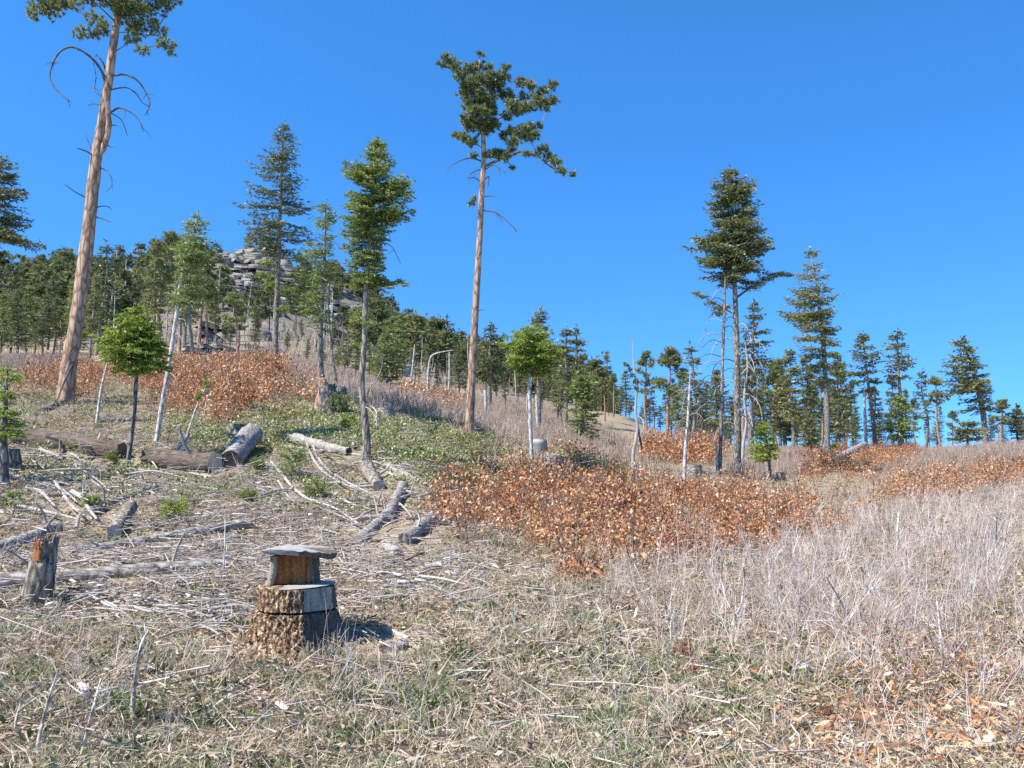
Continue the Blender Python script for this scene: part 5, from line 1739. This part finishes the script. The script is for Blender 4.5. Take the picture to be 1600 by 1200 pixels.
Z_OAK1 = [(672, 800), (700, 778), (760, 760), (850, 745), (900, 712), (960, 722), (1020, 752), (1080, 775), (1180, 785), (1235, 815), (1270, 850), (1200, 872), (1080, 880), (985, 893), (930, 890), (880, 868), (800, 848), (720, 838)]
Z_OAK2 = [(232, 600), (262, 566), (330, 556), (440, 562), (438, 640), (400, 650), (330, 655), (240, 648)]
Z_OAK2B = [(20, 600), (60, 572), (170, 575), (240, 590), (232, 615), (140, 608), (100, 618), (30, 625)]
Z_OAK3 = [(1262, 735), (1300, 706), (1390, 700), (1450, 706), (1400, 724), (1340, 750), (1270, 758)]
Z_OAK4 = [(1370, 770), (1430, 750), (1500, 742), (1610, 730), (1610, 772), (1500, 778), (1400, 790)]
Z_OAK5 = [(1008, 705), (1060, 698), (1125, 702), (1125, 724), (1060, 728), (1010, 722)]
Z_OAK6 = [(1180, 800), (1300, 778), (1420, 790), (1330, 850), (1250, 870)]
Z_OAK7 = [(610, 620), (700, 622), (720, 645), (620, 645)]
Z_COVER = [(420, 640), (520, 640), (600, 655), (720, 672), (800, 715), (770, 760), (700, 745), (600, 700), (520, 690), (430, 680)]
Z_COVER2 = [(430, 655), (420, 720), (330, 700), (270, 660), (330, 655)]
Z_COVER3 = [(860, 700), (950, 715), (1010, 760), (960, 775), (880, 735)]
Z_BRUSH = [(1000, 1010), (1050, 905), (1180, 872), (1290, 830), (1450, 790), (1620, 770), (1620, 1090), (1480, 1075), (1350, 1060), (1200, 1040), (1080, 1030)]
Z_MEADOW = [(430, 560), (530, 570), (640, 625), (800, 625), (900, 650), (1010, 705), (1005, 742), (900, 716), (800, 705), (700, 672), (600, 648), (500, 612)]
Z_MEADOW2 = [(1130, 745), (1130, 700), (1280, 705), (1270, 745)]
Z_MEADOW3 = [(1440, 712), (1620, 694), (1620, 735), (1450, 755), (1380, 775)]
Z_MEADOW4 = [(-20, 568), (110, 560), (100, 590), (-20, 610)]
Z_SLASH = [(-40, 690), (420, 690), (560, 690), (760, 760), (690, 850), (760, 900), (560, 960), (300, 1000), (-40, 960)]
Z_GREENISH = [(-40, 1060), (300, 1060), (520, 1030), (800, 1040), (1080, 1010), (1250, 1050), (1300, 1210), (-40, 1210)]

STRAW = [p_straw(30, .11, (.10, .30), R.uniform(.7, 1.7), .0048) for _ in range(9)]
LITTER = [p_litter() for _ in range(7)]
GRASS = [p_straw(20, .05, (.08, .22), .6, .006, 'grass') for _ in range(6)]
OAK = [oak_mesh(n=int(R.integers(60, 120)), r=R.uniform(.2, .36), h=R.uniform(.28, .6), L=(.042, R.uniform(.066, .09))) for _ in range(10)]
EXC = [(0.0, 7.25, .36)]                                  # keep the big stump's footprint free


def clear(P):
    ok = np.ones(len(P), bool)
    for x, y, r in EXC:
        ok &= (P[:, 0] - x) ** 2 + (P[:, 1] - y) ** 2 > r * r
    for q, r in LOGSEG:                                   # and the logs free of straw
        lo, hi = q.min(0) - .5, q.max(0) + .5
        m = np.nonzero((P[:, 0] > lo[0]) & (P[:, 0] < hi[0]) & (P[:, 1] > lo[1]) & (P[:, 1] < hi[1]))[0]
        if len(m):
            d = np.min(np.hypot(P[m, 0][:, None] - q[None, :, 0], P[m, 1][:, None] - q[None, :, 1]), 1)
            ok[m[d < r]] = False
    return ok


sx = foot(462, 7.25)
EXC = [(sx[0], sx[1], .36)]

# litter and straw everywhere near, thinning with distance
P, px, py = candidates(26000, 4.2, 46, 1.15)
k = clear(P)
stuff('leaf_litter', 'dead leaves and straw littering the clearing', LITTER, P[k], R.uniform(.8, 1.5, k.sum()), .1)
P, px, py = candidates(50000, 4.2, 70, 1.25)
pat = waves(P[:, 0], P[:, 1], 1.6, 3)
k = clear(P) & (R.uniform(-1, 1, len(P)) < pat * 1.1 + .35 - .75 * zone(px, py, Z_SLASH) - .5 * zone(px, py, Z_COVER))
stuff('dry_grass', 'tan dry grass covering the clearing', STRAW, P[k], R.uniform(.35, .9, k.sum()), .3)
P, px, py = candidates(26000, 4.2, 30, 1.35)
pat = waves(P[:, 0], P[:, 1], 1.1, 12)
k = clear(P) & (R.uniform(-1, 1, len(P)) < pat * 1.7 - .72 + 1.25 * zone(px, py, Z_GREENISH, 60) - .2 * zone(px, py, Z_SLASH))
stuff('green_grass', 'grey green spring grass sprouting through the straw', GRASS, P[k], R.uniform(.4, .95, k.sum()), .2)
P, px, py = candidates(15000, 4.2, 30, 1.3)
pat = waves(P[:, 0], P[:, 1], 1.3, 22)
k = clear(P) & (R.uniform(-1, 1, len(P)) < pat * 1.3 - .7 + .55 * zone(px, py, Z_GREENISH, 60) + .35 * (px < 330))
stuff('green_weeds', 'small dark green leafy weeds among the straw', [p_forb() for _ in range(6)], P[k], R.uniform(.6, 1.3, k.sum()), .2)
# ground cover
P, px, py = candidates(30000, 14, 36, 1.0)
k = (zone(px, py, Z_COVER, 20) & (R.uniform(0, 1, len(P)) < .52)) | (zone(px, py, Z_COVER2, 20) & (R.uniform(0, 1, len(P)) < .5)) | (zone(px, py, Z_COVER3, 10) & (R.uniform(0, 1, len(P)) < .8)) | (R.uniform(0, 1, len(P)) < .035 * (px < 800))
stuff('ground_cover', 'low yellow green creeping evergreen cover on the bank', [p_cover() for _ in range(6)], P[k], R.uniform(.7, 1.3, k.sum()), .12)
# twigs and chips of the slash
P, px, py = candidates(20000, 4.5, 30, 1.2)
k = clear(P) & (R.uniform(0, 1, len(P)) < .03 + .62 * zone(px, py, Z_SLASH, 30))
stuff('twig_litter', 'broken grey twigs strewn over the slash', [p_twigs() for _ in range(7)], P[k], R.uniform(.6, 1.5, k.sum()), .1)
P, px, py = candidates(9000, 4.5, 26, 1.2)
k = clear(P) & (R.uniform(0, 1, len(P)) < .03 + .6 * zone(px, py, Z_SLASH, 30))
stuff('wood_chips', 'pale bark and wood chips strewn over the slash', [p_chips() for _ in range(5)], P[k], R.uniform(.6, 1.4, k.sum()), .1)
# oak scrub
for name, label, poly, n, yr, kk, sc, jit in [
        ('oak_scrub', 'mass of orange brown dry oak leaves in the middle of the clearing', Z_OAK1, 4300, (10.5, 24), .6, (.45, 1.2), 32),
        ('oak_scrub', 'orange dry oak scrub on the hillside below the cliff', Z_OAK2, 9000, (19, 44), 0, (.5, 1.5), 24),
        ('oak_scrub', 'reddish dry oak scrub behind the thick leaning pine', Z_OAK2B, 5600, (21, 44), 0, (.5, 1.4), 24),
        ('oak_scrub', 'orange dry oak scrub around the pale log on the right crest', Z_OAK3, 11000, (26, 70), 0, (.5, 1.5), 16),
        ('oak_scrub', 'wide band of orange dry oak scrub at the right edge', Z_OAK4, 10000, (18, 50), 0, (.45, 1.2), 16),
        ('oak_scrub', 'small far patch of orange oak scrub behind the pale cut stump', Z_OAK5, 9000, (35, 75), 0, (1.2, 2.2), 6),
        ('oak_scrub', 'thin scatter of orange oak leaves among grass right of the middle', Z_OAK6, 2200, (11, 24), .6, (.5, .9), 22),
        ('oak_scrub', 'faint orange scrub at the foot of the slope left of the middle pine', Z_OAK7, 4500, (35, 70), 0, (1.0, 1.9), 8)]:
    P, px, py = candidates(n, yr[0], yr[1], kk)
    k = zone(px, py, poly, jit) & (waves(P[:, 0], P[:, 1], 2.2, 30) > (R.uniform(-.75, .2, len(P)) if poly is not Z_OAK6 else R.uniform(-.1, .4, len(P))))
    big = 1 + .45 * waves(P[k][:, 0], P[k][:, 1], 1.5, 17) + .25 * waves(P[k][:, 0], P[k][:, 1], 5, 2)
    stuff(name, label, OAK, P[k], R.uniform(*sc, k.sum()) * np.clip(big, .45, 1.6), .22)
# fallen oak leaves lying in the lower right corner
P, px, py = candidates(9000, 4.3, 12, 1.0)
k = zone(px, py, [(1330, 1040), (1500, 1010), (1640, 960), (1640, 1220), (1200, 1220), (1230, 1130)], 70) & (R.uniform(0, 1, len(P)) < .36)


def p_fallen(n=14, r=.16):
    mb = MB()
    q = R.normal(0, r, (n, 3))
    q[:, 2] = R.uniform(.03, .10, n)
    blades(mb, q, R.normal(0, 1, (n, 3)) * [1, 1, .35], R.uniform(.035, .07, n), R.uniform(.02, .038, n), np.clip(R.normal(.6, .2, n), 0, 1), 'leaf')
    return mb.mesh('fallen_leaves', M['oak_leaf'])


stuff('oak_leaf_litter', 'orange brown fallen oak leaves lying in the grass of the lower right corner', [p_fallen() for _ in range(6)], P[k], R.uniform(.7, 1.3, k.sum()), .1)
# bare brush
P, px, py = candidates(10000, 4.6, 26, .9)
k = zone(px, py, Z_BRUSH, 55) & (waves(P[:, 0], P[:, 1], 1.5, 5) > R.uniform(-.75, .35, len(P)))
stuff('bare_brush', 'dense pinkish grey leafless brush filling the right foreground', [p_brush(int(R.integers(2, 7)), (.3, .85), .16, .0036) for _ in range(12)], P[k], R.uniform(.32, .92, k.sum()), .26)
P, px, py = candidates(3500, 4.6, 24, 1.0)
k = clear(P) & (R.uniform(0, 1, len(P)) < .22)
stuff('bare_twigs', 'thin grey leafless stems standing scattered in the grass', [p_brush(3, (.25, .6), .06, .003) for _ in range(7)], P[k], R.uniform(.5, 1.1, k.sum()), .2)
P, px, py = candidates(26000, 17, 110, .55)
k = zone(px, py, Z_MEADOW, 8) | zone(px, py, Z_MEADOW2, 8) | zone(px, py, Z_MEADOW3, 8) | zone(px, py, Z_MEADOW4, 8)
stuff('far_brush', 'purple grey leafless brush on the far slopes', [p_brush(9, (.2, .58), .45, .009, 'brush_far', 3) for _ in range(6)], P[k], R.uniform(.6, 1.2, k.sum()), .12)

# ------------------------------------------------------------------ hill: far trees, boulders, cliffs
Z_CLIFFS = [[(312, 402), (345, 388), (400, 386), (440, 400), (470, 450), (470, 520), (400, 500), (320, 470)], [(192, 428), (240, 425), (240, 462), (200, 462)],
            [(470, 470), (560, 468), (600, 500), (560, 530), (480, 530)], [(586, 502), (650, 508), (648, 540), (600, 536)], [(300, 505), (355, 505), (350, 565), (300, 560)],
            [(395, 480), (440, 470), (460, 540), (400, 520)]]


def block_mesh(seed):
    """angular rock block: a jittered box with a broken top edge"""
    rr = np.random.default_rng(seed)
    mb = MB()
    foot_ = np.array([[-1, -.8], [-.35, -1], [.4, -.95], [1, -.75], [.95, .9], [-.95, .9]]) + rr.normal(0, .11, (6, 2))
    v = []
    for z, sc in ((-1, 1.0), (.0, 1.0), (.9, 1.01), (1, .985)):
        q = foot_ * sc * (1 + rr.normal(0, .03, (6, 1)))
        v.append(np.column_stack([q, z + rr.normal(0, .06, 6)]))
    v = np.concatenate(v + [[[0, 0, 1.02]]])
    i = np.arange(3)[:, None] * 6
    j = np.arange(6)[None]
    j2 = (j + 1) % 6
    mb.add(v, np.stack([i + j, i + j2, i + 6 + j2, i + 6 + j], -1).reshape(-1, 4))
    jj = np.arange(6)
    mb.f.append(np.stack([18 + jj, 18 + (jj + 1) % 6, np.full(6, 24)], -1))
    mb.t.append(np.full(6, .5))
    return mb.mesh('rock_block', M['rock'])


def hill_mesh(kind):
    u = 8 / 34.0
    fol, wood = MB(), MB()
    tube(wood, [(0, 0, -.5), (0, 0, 4), (.1, 0, 8)], [.16, .1, .03], 4)
    ax = lambda z: np.array([0., 0.])
    if kind == 'fir':
        fir_crown(fol, wood, ax, [(1, 1.2, 1.2), (3, 1.5, 1.5), (6, .8, .8), (8, .1, .1)], u, per_px=1.1, gap=6, full=.55, needle=4, wide=2.0)
    elif kind == 'pine':
        for i in range(9):
            z = R.uniform(3.4, 7.8)
            az, rr = i * 2.4, 1.3 * R.uniform(.3, 1)
            tufts(fol, (math.cos(az) * rr, math.sin(az) * rr, z), .8, 9, u, needle=3, wide=1.2, per=7, squash=.6)
    else:
        for i in range(10):
            z, az = R.uniform(2.5, 7.5), R.uniform(0, 6.28)
            L = (9 - z) * .2
            tube(wood, [(0, 0, z), (math.cos(az) * L, math.sin(az) * L, z + .3)], [.05, .02], 3)
    wm = wood.mesh('hill_tree_wood', M['pale_bark' if kind == 'snag' else 'dark_bark'])
    if kind == 'snag':
        return wm
    me = fol.mesh('hill_tree', M['hill_needles'])
    import bmesh
    bm = bmesh.new()
    bm.from_mesh(me)
    nf = len(bm.faces)
    bm.from_mesh(wm)
    bm.faces.ensure_lookup_table()
    for f in bm.faces[nf:]:
        f.material_index = 1
    bm.to_mesh(me)
    bm.free()
    me.materials.append(M['dark_bark'])
    return me


HILL = [hill_mesh(k) for k in ('fir', 'fir', 'fir', 'pine', 'pine', 'pine', 'snag', 'snag')]
P, px, py = candidates(10500, 80, 380, .4, .95)
on_cliff = np.zeros(len(P), bool)
for poly in Z_CLIFFS:
    on_cliff |= in_poly(px, py, poly)
dens = np.where(px < 190, .38, np.where(px < 330, .28, np.where(px < 480, .19, np.where(px < 700, .40, .42))))
dens = dens * np.clip(.8 + .8 * waves(P[:, 0], P[:, 1], 45, 9), .1, 1.6)
k = (~on_cliff | (R.uniform(0, 1, len(P)) < .2)) & (R.uniform(0, 1, len(P)) < dens) & (px < 960) & ((P[:, 1] > 120) | (px < -70))
ix = R.integers(0, 6, k.sum())
pxk = px[k]
sn = R.uniform(0, 1, k.sum()) < np.where((pxk > 150) & (pxk < 520), .38, .08)
ix = np.where(sn, R.integers(6, 8, k.sum()), ix)
stuff('far_forest', 'scattered conifers covering the rocky hill', HILL, P[k], R.uniform(.55, 1.15, k.sum()), .03, idx=ix)
P, px, py = candidates(7000, 60, 380, .5, .95)
k = (px < 800) & ((P[:, 1] > 90) | (px < -40))
stuff('hill_brush', 'low grey brush on the rocky hill', [p_brush(10, (.5, 1.3), .7, .03, 'brush_far', 3) for _ in range(4)], P[k], R.uniform(.7, 1.5, k.sum()), .1)


def rock_mesh(seed, sides=8, rings=3, flat=.55, layered=False):
    rr = np.random.default_rng(seed)
    mb = MB()
    a = np.linspace(0, 6.283, sides, endpoint=False) + rr.normal(0, .22, sides)
    rad = rr.uniform(.75, 1.1, sides)
    prof = [(-1, .88), (-.15, 1.05), (.7, .95), (1, .72)] if not layered else [(-1, .95), (.2, 1.03), (.75, 1.0), (1, .9)]
    v = []
    for z, s in prof:
        q = rad * s * rr.uniform(.93, 1.07, sides)
        v.append(np.stack([np.cos(a) * q, np.sin(a) * q, np.full(sides, z * flat) + rr.normal(0, .05, sides) * flat], 1))
    n = len(prof)
    v = np.concatenate(v + [[[0, 0, flat * 1.06]]])
    i = np.arange(n - 1)[:, None] * sides
    j = np.arange(sides)[None]
    j2 = (j + 1) % sides
    mb.add(v, np.stack([i + j, i + j2, i + sides + j2, i + sides + j], -1).reshape(-1, 4))
    jj = np.arange(sides)
    top = (n - 1) * sides
    mb.f.append(np.stack([top + jj, top + (jj + 1) % sides, np.full(sides, n * sides)], -1))
    mb.t.append(np.full(sides, .5))
    return mb.mesh('rock', M['rock'])


ROCKS = [rock_mesh(40 + i) for i in range(6)]
SLABS = [rock_mesh(80 + i, 9, 3, 1.0, True) for i in range(8)]
P, px, py = candidates(2600, 110, 370, .5, .62)
near_c = np.zeros(len(P), bool)
for poly in Z_CLIFFS:
    near_c |= zone(px, py, poly, 26)
k = (px < 760) & ((R.uniform(0, 1, len(P)) < .13) | (near_c & (R.uniform(0, 1, len(P)) < .2)))
stuff('talus', 'grey boulders lying over the rocky hill', [block_mesh(300 + i) for i in range(6)], P[k], R.uniform(.3, 1.3, k.sum()), .35)


BLOCKS = [block_mesh(200 + i) for i in range(10)]
CLIFFS = [
    ('pale layered cliff at the top of the rocky hill, behind the dark open spire fir',
     [(386, 358, 398, 5), (392, 345, 410, 6), (399, 330, 425, 6), (406, 322, 438, 6), (413, 318, 446, 5), (420, 315, 450, 7), (428, 314, 456, 6), (435, 314, 460, 6), (443, 314, 464, 7), (452, 318, 468, 7), (462, 330, 470, 8), (474, 360, 472, 8), (488, 400, 470, 8)], 9, 34, .14),
    ('small pale overhanging outcrop left of the cliff, behind the leaning white stem', [(432, 205, 240, 7), (440, 195, 240, 9), (452, 214, 238, 11)], 18, 30, 0),
    ('broken grey outcrop on the hill between the dark spire fir and the green fir', [(472, 482, 520, 8), (484, 480, 560, 9), (500, 490, 580, 10), (518, 500, 560, 9)], 14, 32, .3),
    ('low ledge outcrop on the right flank of the rocky hill above the bent pole', [(508, 595, 635, 7), (518, 592, 645, 8), (530, 605, 648, 8)], 14, 30, .15),
    ('low rock ledge at the cliff foot right of the slender leaning tree', [(512, 305, 350, 8), (530, 302, 350, 8), (548, 306, 348, 7)], 12, 26, .25),
]
for lab, tiers, w0, w1, gap in CLIFFS:
    c = place(tiers[0][1] * .5 + tiers[0][2] * .5, tiers[len(tiers) // 2][0])
    t = thing('rock_outcrop', lab, 'rock outcrop', c)
    for py_, xa, xb, hh in tiers:
        x = xa + R.uniform(-6, 2)
        while x < xb:
            w_ = R.uniform(w0, w1)
            cx = x + w_ * .5
            x += w_ * R.uniform(.8, 1.0)
            if R.uniform() < gap:
                continue
            yy = py_ + R.normal(0, 1.5)
            p = place(cx, yy + hh * .5)
            u = p[1] / F
            hz = hh * R.uniform(.8, 1.25) * u * .5
            o = bpy.data.objects.new('rock_block', BLOCKS[int(R.integers(10))])
            COL.objects.link(o)
            o.parent = t
            o.location = p - c + np.array([0, 2.2 + R.uniform(-.8, .8), hz * .7])
            o.scale = (w_ * u * .53, R.uniform(4, 6), hz)
            o.rotation_euler = (R.normal(-.03, .03), R.normal(.03, .03), R.normal(0, .12))


def boulder(px, py, w, h, label, seed, tilt=0, name='boulder', mat=None):
    p = place(px, py)
    u = p[1] / F
    me = block_mesh(seed + 500)
    me.materials[0] = M['pale_rock']
    o = bpy.data.objects.new(name, me)
    COL.objects.link(o)
    o.location = p + np.array([0, 0, h * u * .35])
    o.scale = (w * u * .5, w * u * .45, h * u * .55)
    o.rotation_euler = (R.normal(0, .12), tilt + R.normal(0, .1), R.uniform(-.6, .6))
    return tag(o, label, 'rock')


boulder(842, 716, 22, 30, 'pale grey angular rock behind the thin white stem of the round topped tree', 5)
boulder(868, 726, 40, 15, 'flat pale rock sloping right of the pale angular rock on the bank', 6, .22)
boulder(1064, 690, 18, 12, 'small pale boulder far off on the grassy rise', 7)
boulder(700, 637, 20, 16, 'grey boulder in the far brush left of the middle pine', 8)
boulder(628, 588, 26, 18, 'rounded grey boulder on the slope between the bright green fir and the white pole', 9)
boulder(1090, 690, 10, 10, 'small dark boulder beside the far pale boulder', 10)

# ------------------------------------------------------------------ seedlings, bushes, bare saplings, flowers
def seedling(px, py, w, h, label, mat='green_needles'):
    b = place(px, py)
    u = b[1] / F
    t = thing('fir_seedling', label, 'seedling', b)
    fol, wood = MB(), MB()
    H, r = h * u, w * u / 2
    tube(wood, [(0, 0, -.05), (0, 0, H * .9)], [.012, .004], 5)
    n = int(w * h * .55) + 60
    for _ in range(max(10, int(w * .6))):
        az, z = R.uniform(0, 6.28), H * R.uniform(.1, .85)
        L = r * (1.05 - .55 * z / H) * R.uniform(.7, 1.1)
        d = np.array([math.cos(az), math.sin(az), .35])
        e = np.array([0, 0, z]) + d * L
        tube(wood, [(0, 0, z), e], [.006, .003], 3)
        m = 34
        f = R.uniform(.2, 1.05, m)[:, None]
        blades(fol, np.array([0, 0, z]) + d * L * f + R.normal(0, .02, (m, 3)), unit(d + R.normal(0, .7, (m, 3))), R.uniform(3, 6, m) * u, 1.5 * u, np.clip(R.normal(.55, .17, m), 0, 1))
    build_multi('crown', [(fol, M[mat]), (wood, M['dark_twig'])], t)


for a in [(132 * 1.0 + 8, 806, 40, 26, 'small green fir seedling in front of the dark log'), (272, 818, 56, 40, 'bright bushy fir seedling above the long slim log', 'bright_needles'),
          (388, 792, 36, 26, 'low green fir seedling left of the level white branch'), (455, 752, 56, 60, 'tallest green fir seedling, left of the long white arching branch'),
          (495, 785, 50, 38, 'green fir seedling under the long white arching branch'), (545, 680, 34, 34, 'green fir seedling directly left of the curved fir trunk', 'bright_needles'),
          (530, 655, 44, 40, 'dark green fir seedling right of the burnt snag'), (903, 762, 40, 30, 'yellow green seedling in the orange scrub left of the crooked white stem', 'bright_needles'),
          (968, 768, 24, 38, 'upright seedling close left of the crooked white stem', 'bright_needles'), (172, 730, 22, 24, 'grey green seedling left of the stem of the small bushy tree'),
          (20, 795, 36, 24, 'low seedling at the left edge above the short thick log'), (400, 745, 30, 26, 'dark seedling at the foot of the fat tilted chunk'),
          (1305, 712, 22, 18, 'tiny green seedling above the pale log on the right crest', 'bright_needles')]:
    seedling(*a)


def oak_bush(px, py, w, h, label):
    b = place(px, py)
    u = b[1] / F
    t = thing('oak_bush', label, 'bush', b)
    mb, st = MB(), MB()
    n = int(30 + w * h * .045)
    H, r = h * u, w * u / 2
    d = rdir(n) * (R.uniform(0, 1, n) ** .45)[:, None]
    P_ = d * [r, r, H * .5] + [0, 0, H * .55]
    blades(mb, P_, unit(d + R.normal(0, .8, (n, 3))), R.uniform(.045, .085, n), R.uniform(.03, .05, n), np.clip(R.normal(.5, .2, n), 0, 1), 'leaf')
    for _ in range(9):
        e = np.array([R.normal(0, r * .5), R.normal(0, r * .5), H * R.uniform(.5, 1.1)])
        tube(st, smooth_path([e * [.2, .2, -.05], e * .5 + R.normal(0, .03, 3), e], 5), [.006, .003], 4)
    build_multi('foliage', [(mb, M['oak_leaf']), (st, M['brush'])], t)


oak_bush(912, 916, 62, 40, 'small round orange oak bush standing alone in front of the orange scrub')
oak_bush(882, 905, 22, 22, 'tiny orange oak sprig left of the small round orange bush')
oak_bush(1068, 1036, 26, 24, 'small orange leaf cluster in the foreground grass')
oak_bush(1078, 1062, 12, 14, 'tiny orange leaf sprig below the small orange leaf cluster')
oak_bush(605, 798, 36, 16, 'reddish oak leaves lying over the grey uphill log')
oak_bush(710, 752, 24, 18, 'small orange oak sprig before the dark shaded bank')
for px, py, w, h, l in ((765, 741, 56, 46, 'left of three'), (800, 743, 60, 48, 'middle of three'), (848, 745, 54, 40, 'right of three')):  # bushes enlarged and added to deepen the bank's shaded hollow
    oak_bush(px, py, w, h, 'oak bush thickening the shade of the bank, ' + l)


def bare_sapling(base, stems, w, label, mat='pale_bark'):
    b = place(*base)
    u = b[1] / F
    t = thing('bare_sapling', label, 'bare shrub', b)
    for k_, pix in enumerate(stems):
        p = [at(x, y, b[1] + R.uniform(-.12, .12) * i) for i, (x, y) in enumerate(pix)]
        if k_ == 0:
            p[0] = b - [0, 0, .05]
        p = smooth_path(np.array(p), 5 * len(p))
        mb = MB()
        ww = w if k_ == 0 else w * .62
        tube(mb, p, [ww * u * .62, ww * u * .42, ww * u * .22], 6, .05)
        for _ in range(3):
            i = int(R.integers(len(p) // 3, len(p) - 1))
            d = unit(unit(p[i] - p[i - 1]) * .8 + R.normal(0, .5, 3))
            L = R.uniform(10, 34) * u
            tube(mb, smooth_path([p[i], p[i] + d * L * .5, p[i] + d * L + np.array([0, 0, .1 * L])], 4), [ww * u * .2, ww * u * .08], 4)
        mb.build('stem' if k_ == 0 else 'branch', M[mat], t, b, smooth=True)


for a in [
        ((52, 1200), [[(52, 1200), (62, 1150), (74, 1100), (92, 1045)], [(70, 1115), (80, 1090), (98, 1070)], [(60, 1160), (66, 1130), (76, 1105)]], 6, 'tall white bare sapling at the lower left corner'),
        ((24, 1160), [[(24, 1160), (25, 1125), (32, 1100), (36, 1080)], [(28, 1112), (50, 1095), (68, 1084)]], 4, 'forked bare sapling left of the tall white one at the lower left corner'),
        ((122, 1196), [[(122, 1196), (136, 1145), (146, 1105), (152, 1080), (158, 1060)], [(150, 1092), (125, 1082), (104, 1066)], [(152, 1082), (175, 1076), (200, 1070)], [(150, 1095), (140, 1085), (138, 1075)]], 5, 'bare sapling with two wide arms in the left foreground'),
        ((210, 1150), [[(210, 1150), (208, 1100), (212, 1060), (220, 1010), (232, 985)], [(210, 1080), (215, 1040), (226, 1000)], [(211, 1070), (250, 1062), (280, 1055)]], 7, 'rough grey bare sapling in the left foreground, right of the one with wide arms'),
        ((243, 1188), [[(243, 1188), (244, 1170), (250, 1150)], [(243, 1180), (228, 1170), (219, 1158)], [(244, 1182), (262, 1150), (270, 1102)], [(245, 1180), (262, 1166), (276, 1178)]], 4, 'low spreading white bare shrub at the bottom left'),
        ((1144, 1000), [[(1144, 1000), (1146, 970), (1158, 945), (1163, 900), (1162, 885)], [(1148, 960), (1134, 935), (1128, 900), (1130, 870)], [(1146, 980), (1126, 965), (1112, 955)], [(1147, 965), (1170, 960), (1190, 955)]], 4.5, 'pale forked bare shrub at the left edge of the brush'),
        ((1042, 985), [[(1042, 985), (1040, 950), (1037, 915)], [(1042, 975), (1048, 940), (1050, 918)]], 3.5, 'slim twin stemmed bare shrub left of the pale forked one'),
        ((945, 1045), [[(945, 1045), (946, 1000), (940, 960), (932, 943)], [(946, 990), (960, 985), (972, 978)]], 2.6, 'thin lone bare stem in the middle foreground'),
        ((1012, 1180), [[(1012, 1180), (1012, 1130), (1010, 1085)], [(1012, 1110), (1022, 1095), (1030, 1080)]], 2.6, 'short bare stem near the bottom middle'),
        ((1330, 1000), [[(1330, 1000), (1318, 950), (1290, 900)], [(1328, 990), (1345, 940), (1350, 880)], [(1325, 975), (1300, 960), (1285, 955)]], 4, 'bare forked shrub in the middle of the brush'),
        ((1475, 1060), [[(1475, 1060), (1470, 1000), (1464, 940)], [(1474, 1050), (1500, 1010), (1520, 985)], [(1474, 1030), (1455, 1000), (1450, 970)]], 4.5, 'bare shrub at the lower right part of the brush'),
        ((1402, 870), [[(1402, 870), (1402, 830), (1405, 800)], [(1402, 850), (1412, 825), (1416, 812)], [(1402, 860), (1390, 835), (1388, 815)]], 3.5, 'whitish bare shrub at the back edge of the brush'),
        ((1560, 900), [[(1560, 900), (1556, 850), (1558, 800)], [(1558, 880), (1572, 840), (1580, 810)]], 3.5, 'bare shrub at the far right of the brush'),
        ((1460, 1120), [[(1460, 1120), (1490, 1090), (1512, 1078)], [(1470, 1105), (1500, 1112), (1530, 1100)], [(1465, 1112), (1520, 1125), (1550, 1145)]], 4, 'low sprawling grey dead shrub at the lower right corner'),
        ((348, 905), [[(348, 905), (351, 860), (352, 800)], [(350, 880), (346, 850), (340, 830)]], 2.6, 'tall thin dead weed stalk above the long thick log'),
        ((132, 790), [[(132, 790), (130, 760), (136, 740)], [(131, 765), (138, 758), (142, 752)]], 2, 'thin weed stalk behind the white tangle'),
        ((1238, 1010), [[(1238, 1010), (1226, 960), (1210, 915)], [(1236, 1000), (1248, 960), (1252, 920)]], 3.5, 'bare shrub right of the pale forked one'),
        ((900, 900), [[(900, 900), (896, 880), (880, 862)], [(898, 890), (910, 872), (918, 860)]], 2.6, 'low grey bare shrub in front of the orange scrub')]:
    bare_sapling(*a)

FL = [(682, 1064), (468, 1003), (600, 936), (246, 1134), (217, 1182), (193, 1178), (279, 1187), (330, 1152), (980, 1180), (1120, 1134), (1155, 1180), (860, 1178), (1345, 1180), (1420, 1175), (586, 1180), (712, 945), (690, 1072), (35, 745), (76, 750), (108, 748), (298, 1132), (1010, 1182)]
for i, (px, py) in enumerate(FL):
    b = place(px, py + 6)
    u = b[1] / F
    t = thing('yellow_flower', 'small yellow wildflower in the dry grass', 'flower', b, 'yellow wildflowers')
    mb = MB()
    for h in range(3):
        c = np.array([R.normal(0, 2.2 * u), R.normal(0, 2.2 * u), (6 + R.uniform(0, 4)) * u])
        a = np.linspace(0, 6.28, 9)[:-1]
        D_ = np.stack([np.cos(a), np.sin(a), np.full(8, .35)], 1)
        blades(mb, np.tile(c, (8, 1)), D_, 2.6 * u, 1.7 * u, R.uniform(.2, .9, 8), 'leaf')
    mb.build('blossom', M['yellow'], t)
    mb = MB()
    tube(mb, [(0, 0, -.02), (0, 0, 7 * u)], [.5 * u, .3 * u], 4)
    n = 9
    a = R.uniform(0, 6.28, n)
    blades(mb, np.zeros((n, 3)) + [0, 0, .01], np.stack([np.cos(a), np.sin(a), R.uniform(.2, .8, n)], 1), 7 * u, 2.4 * u, .5, 'leaf')
    mb.build('stem', M['forb'], t)
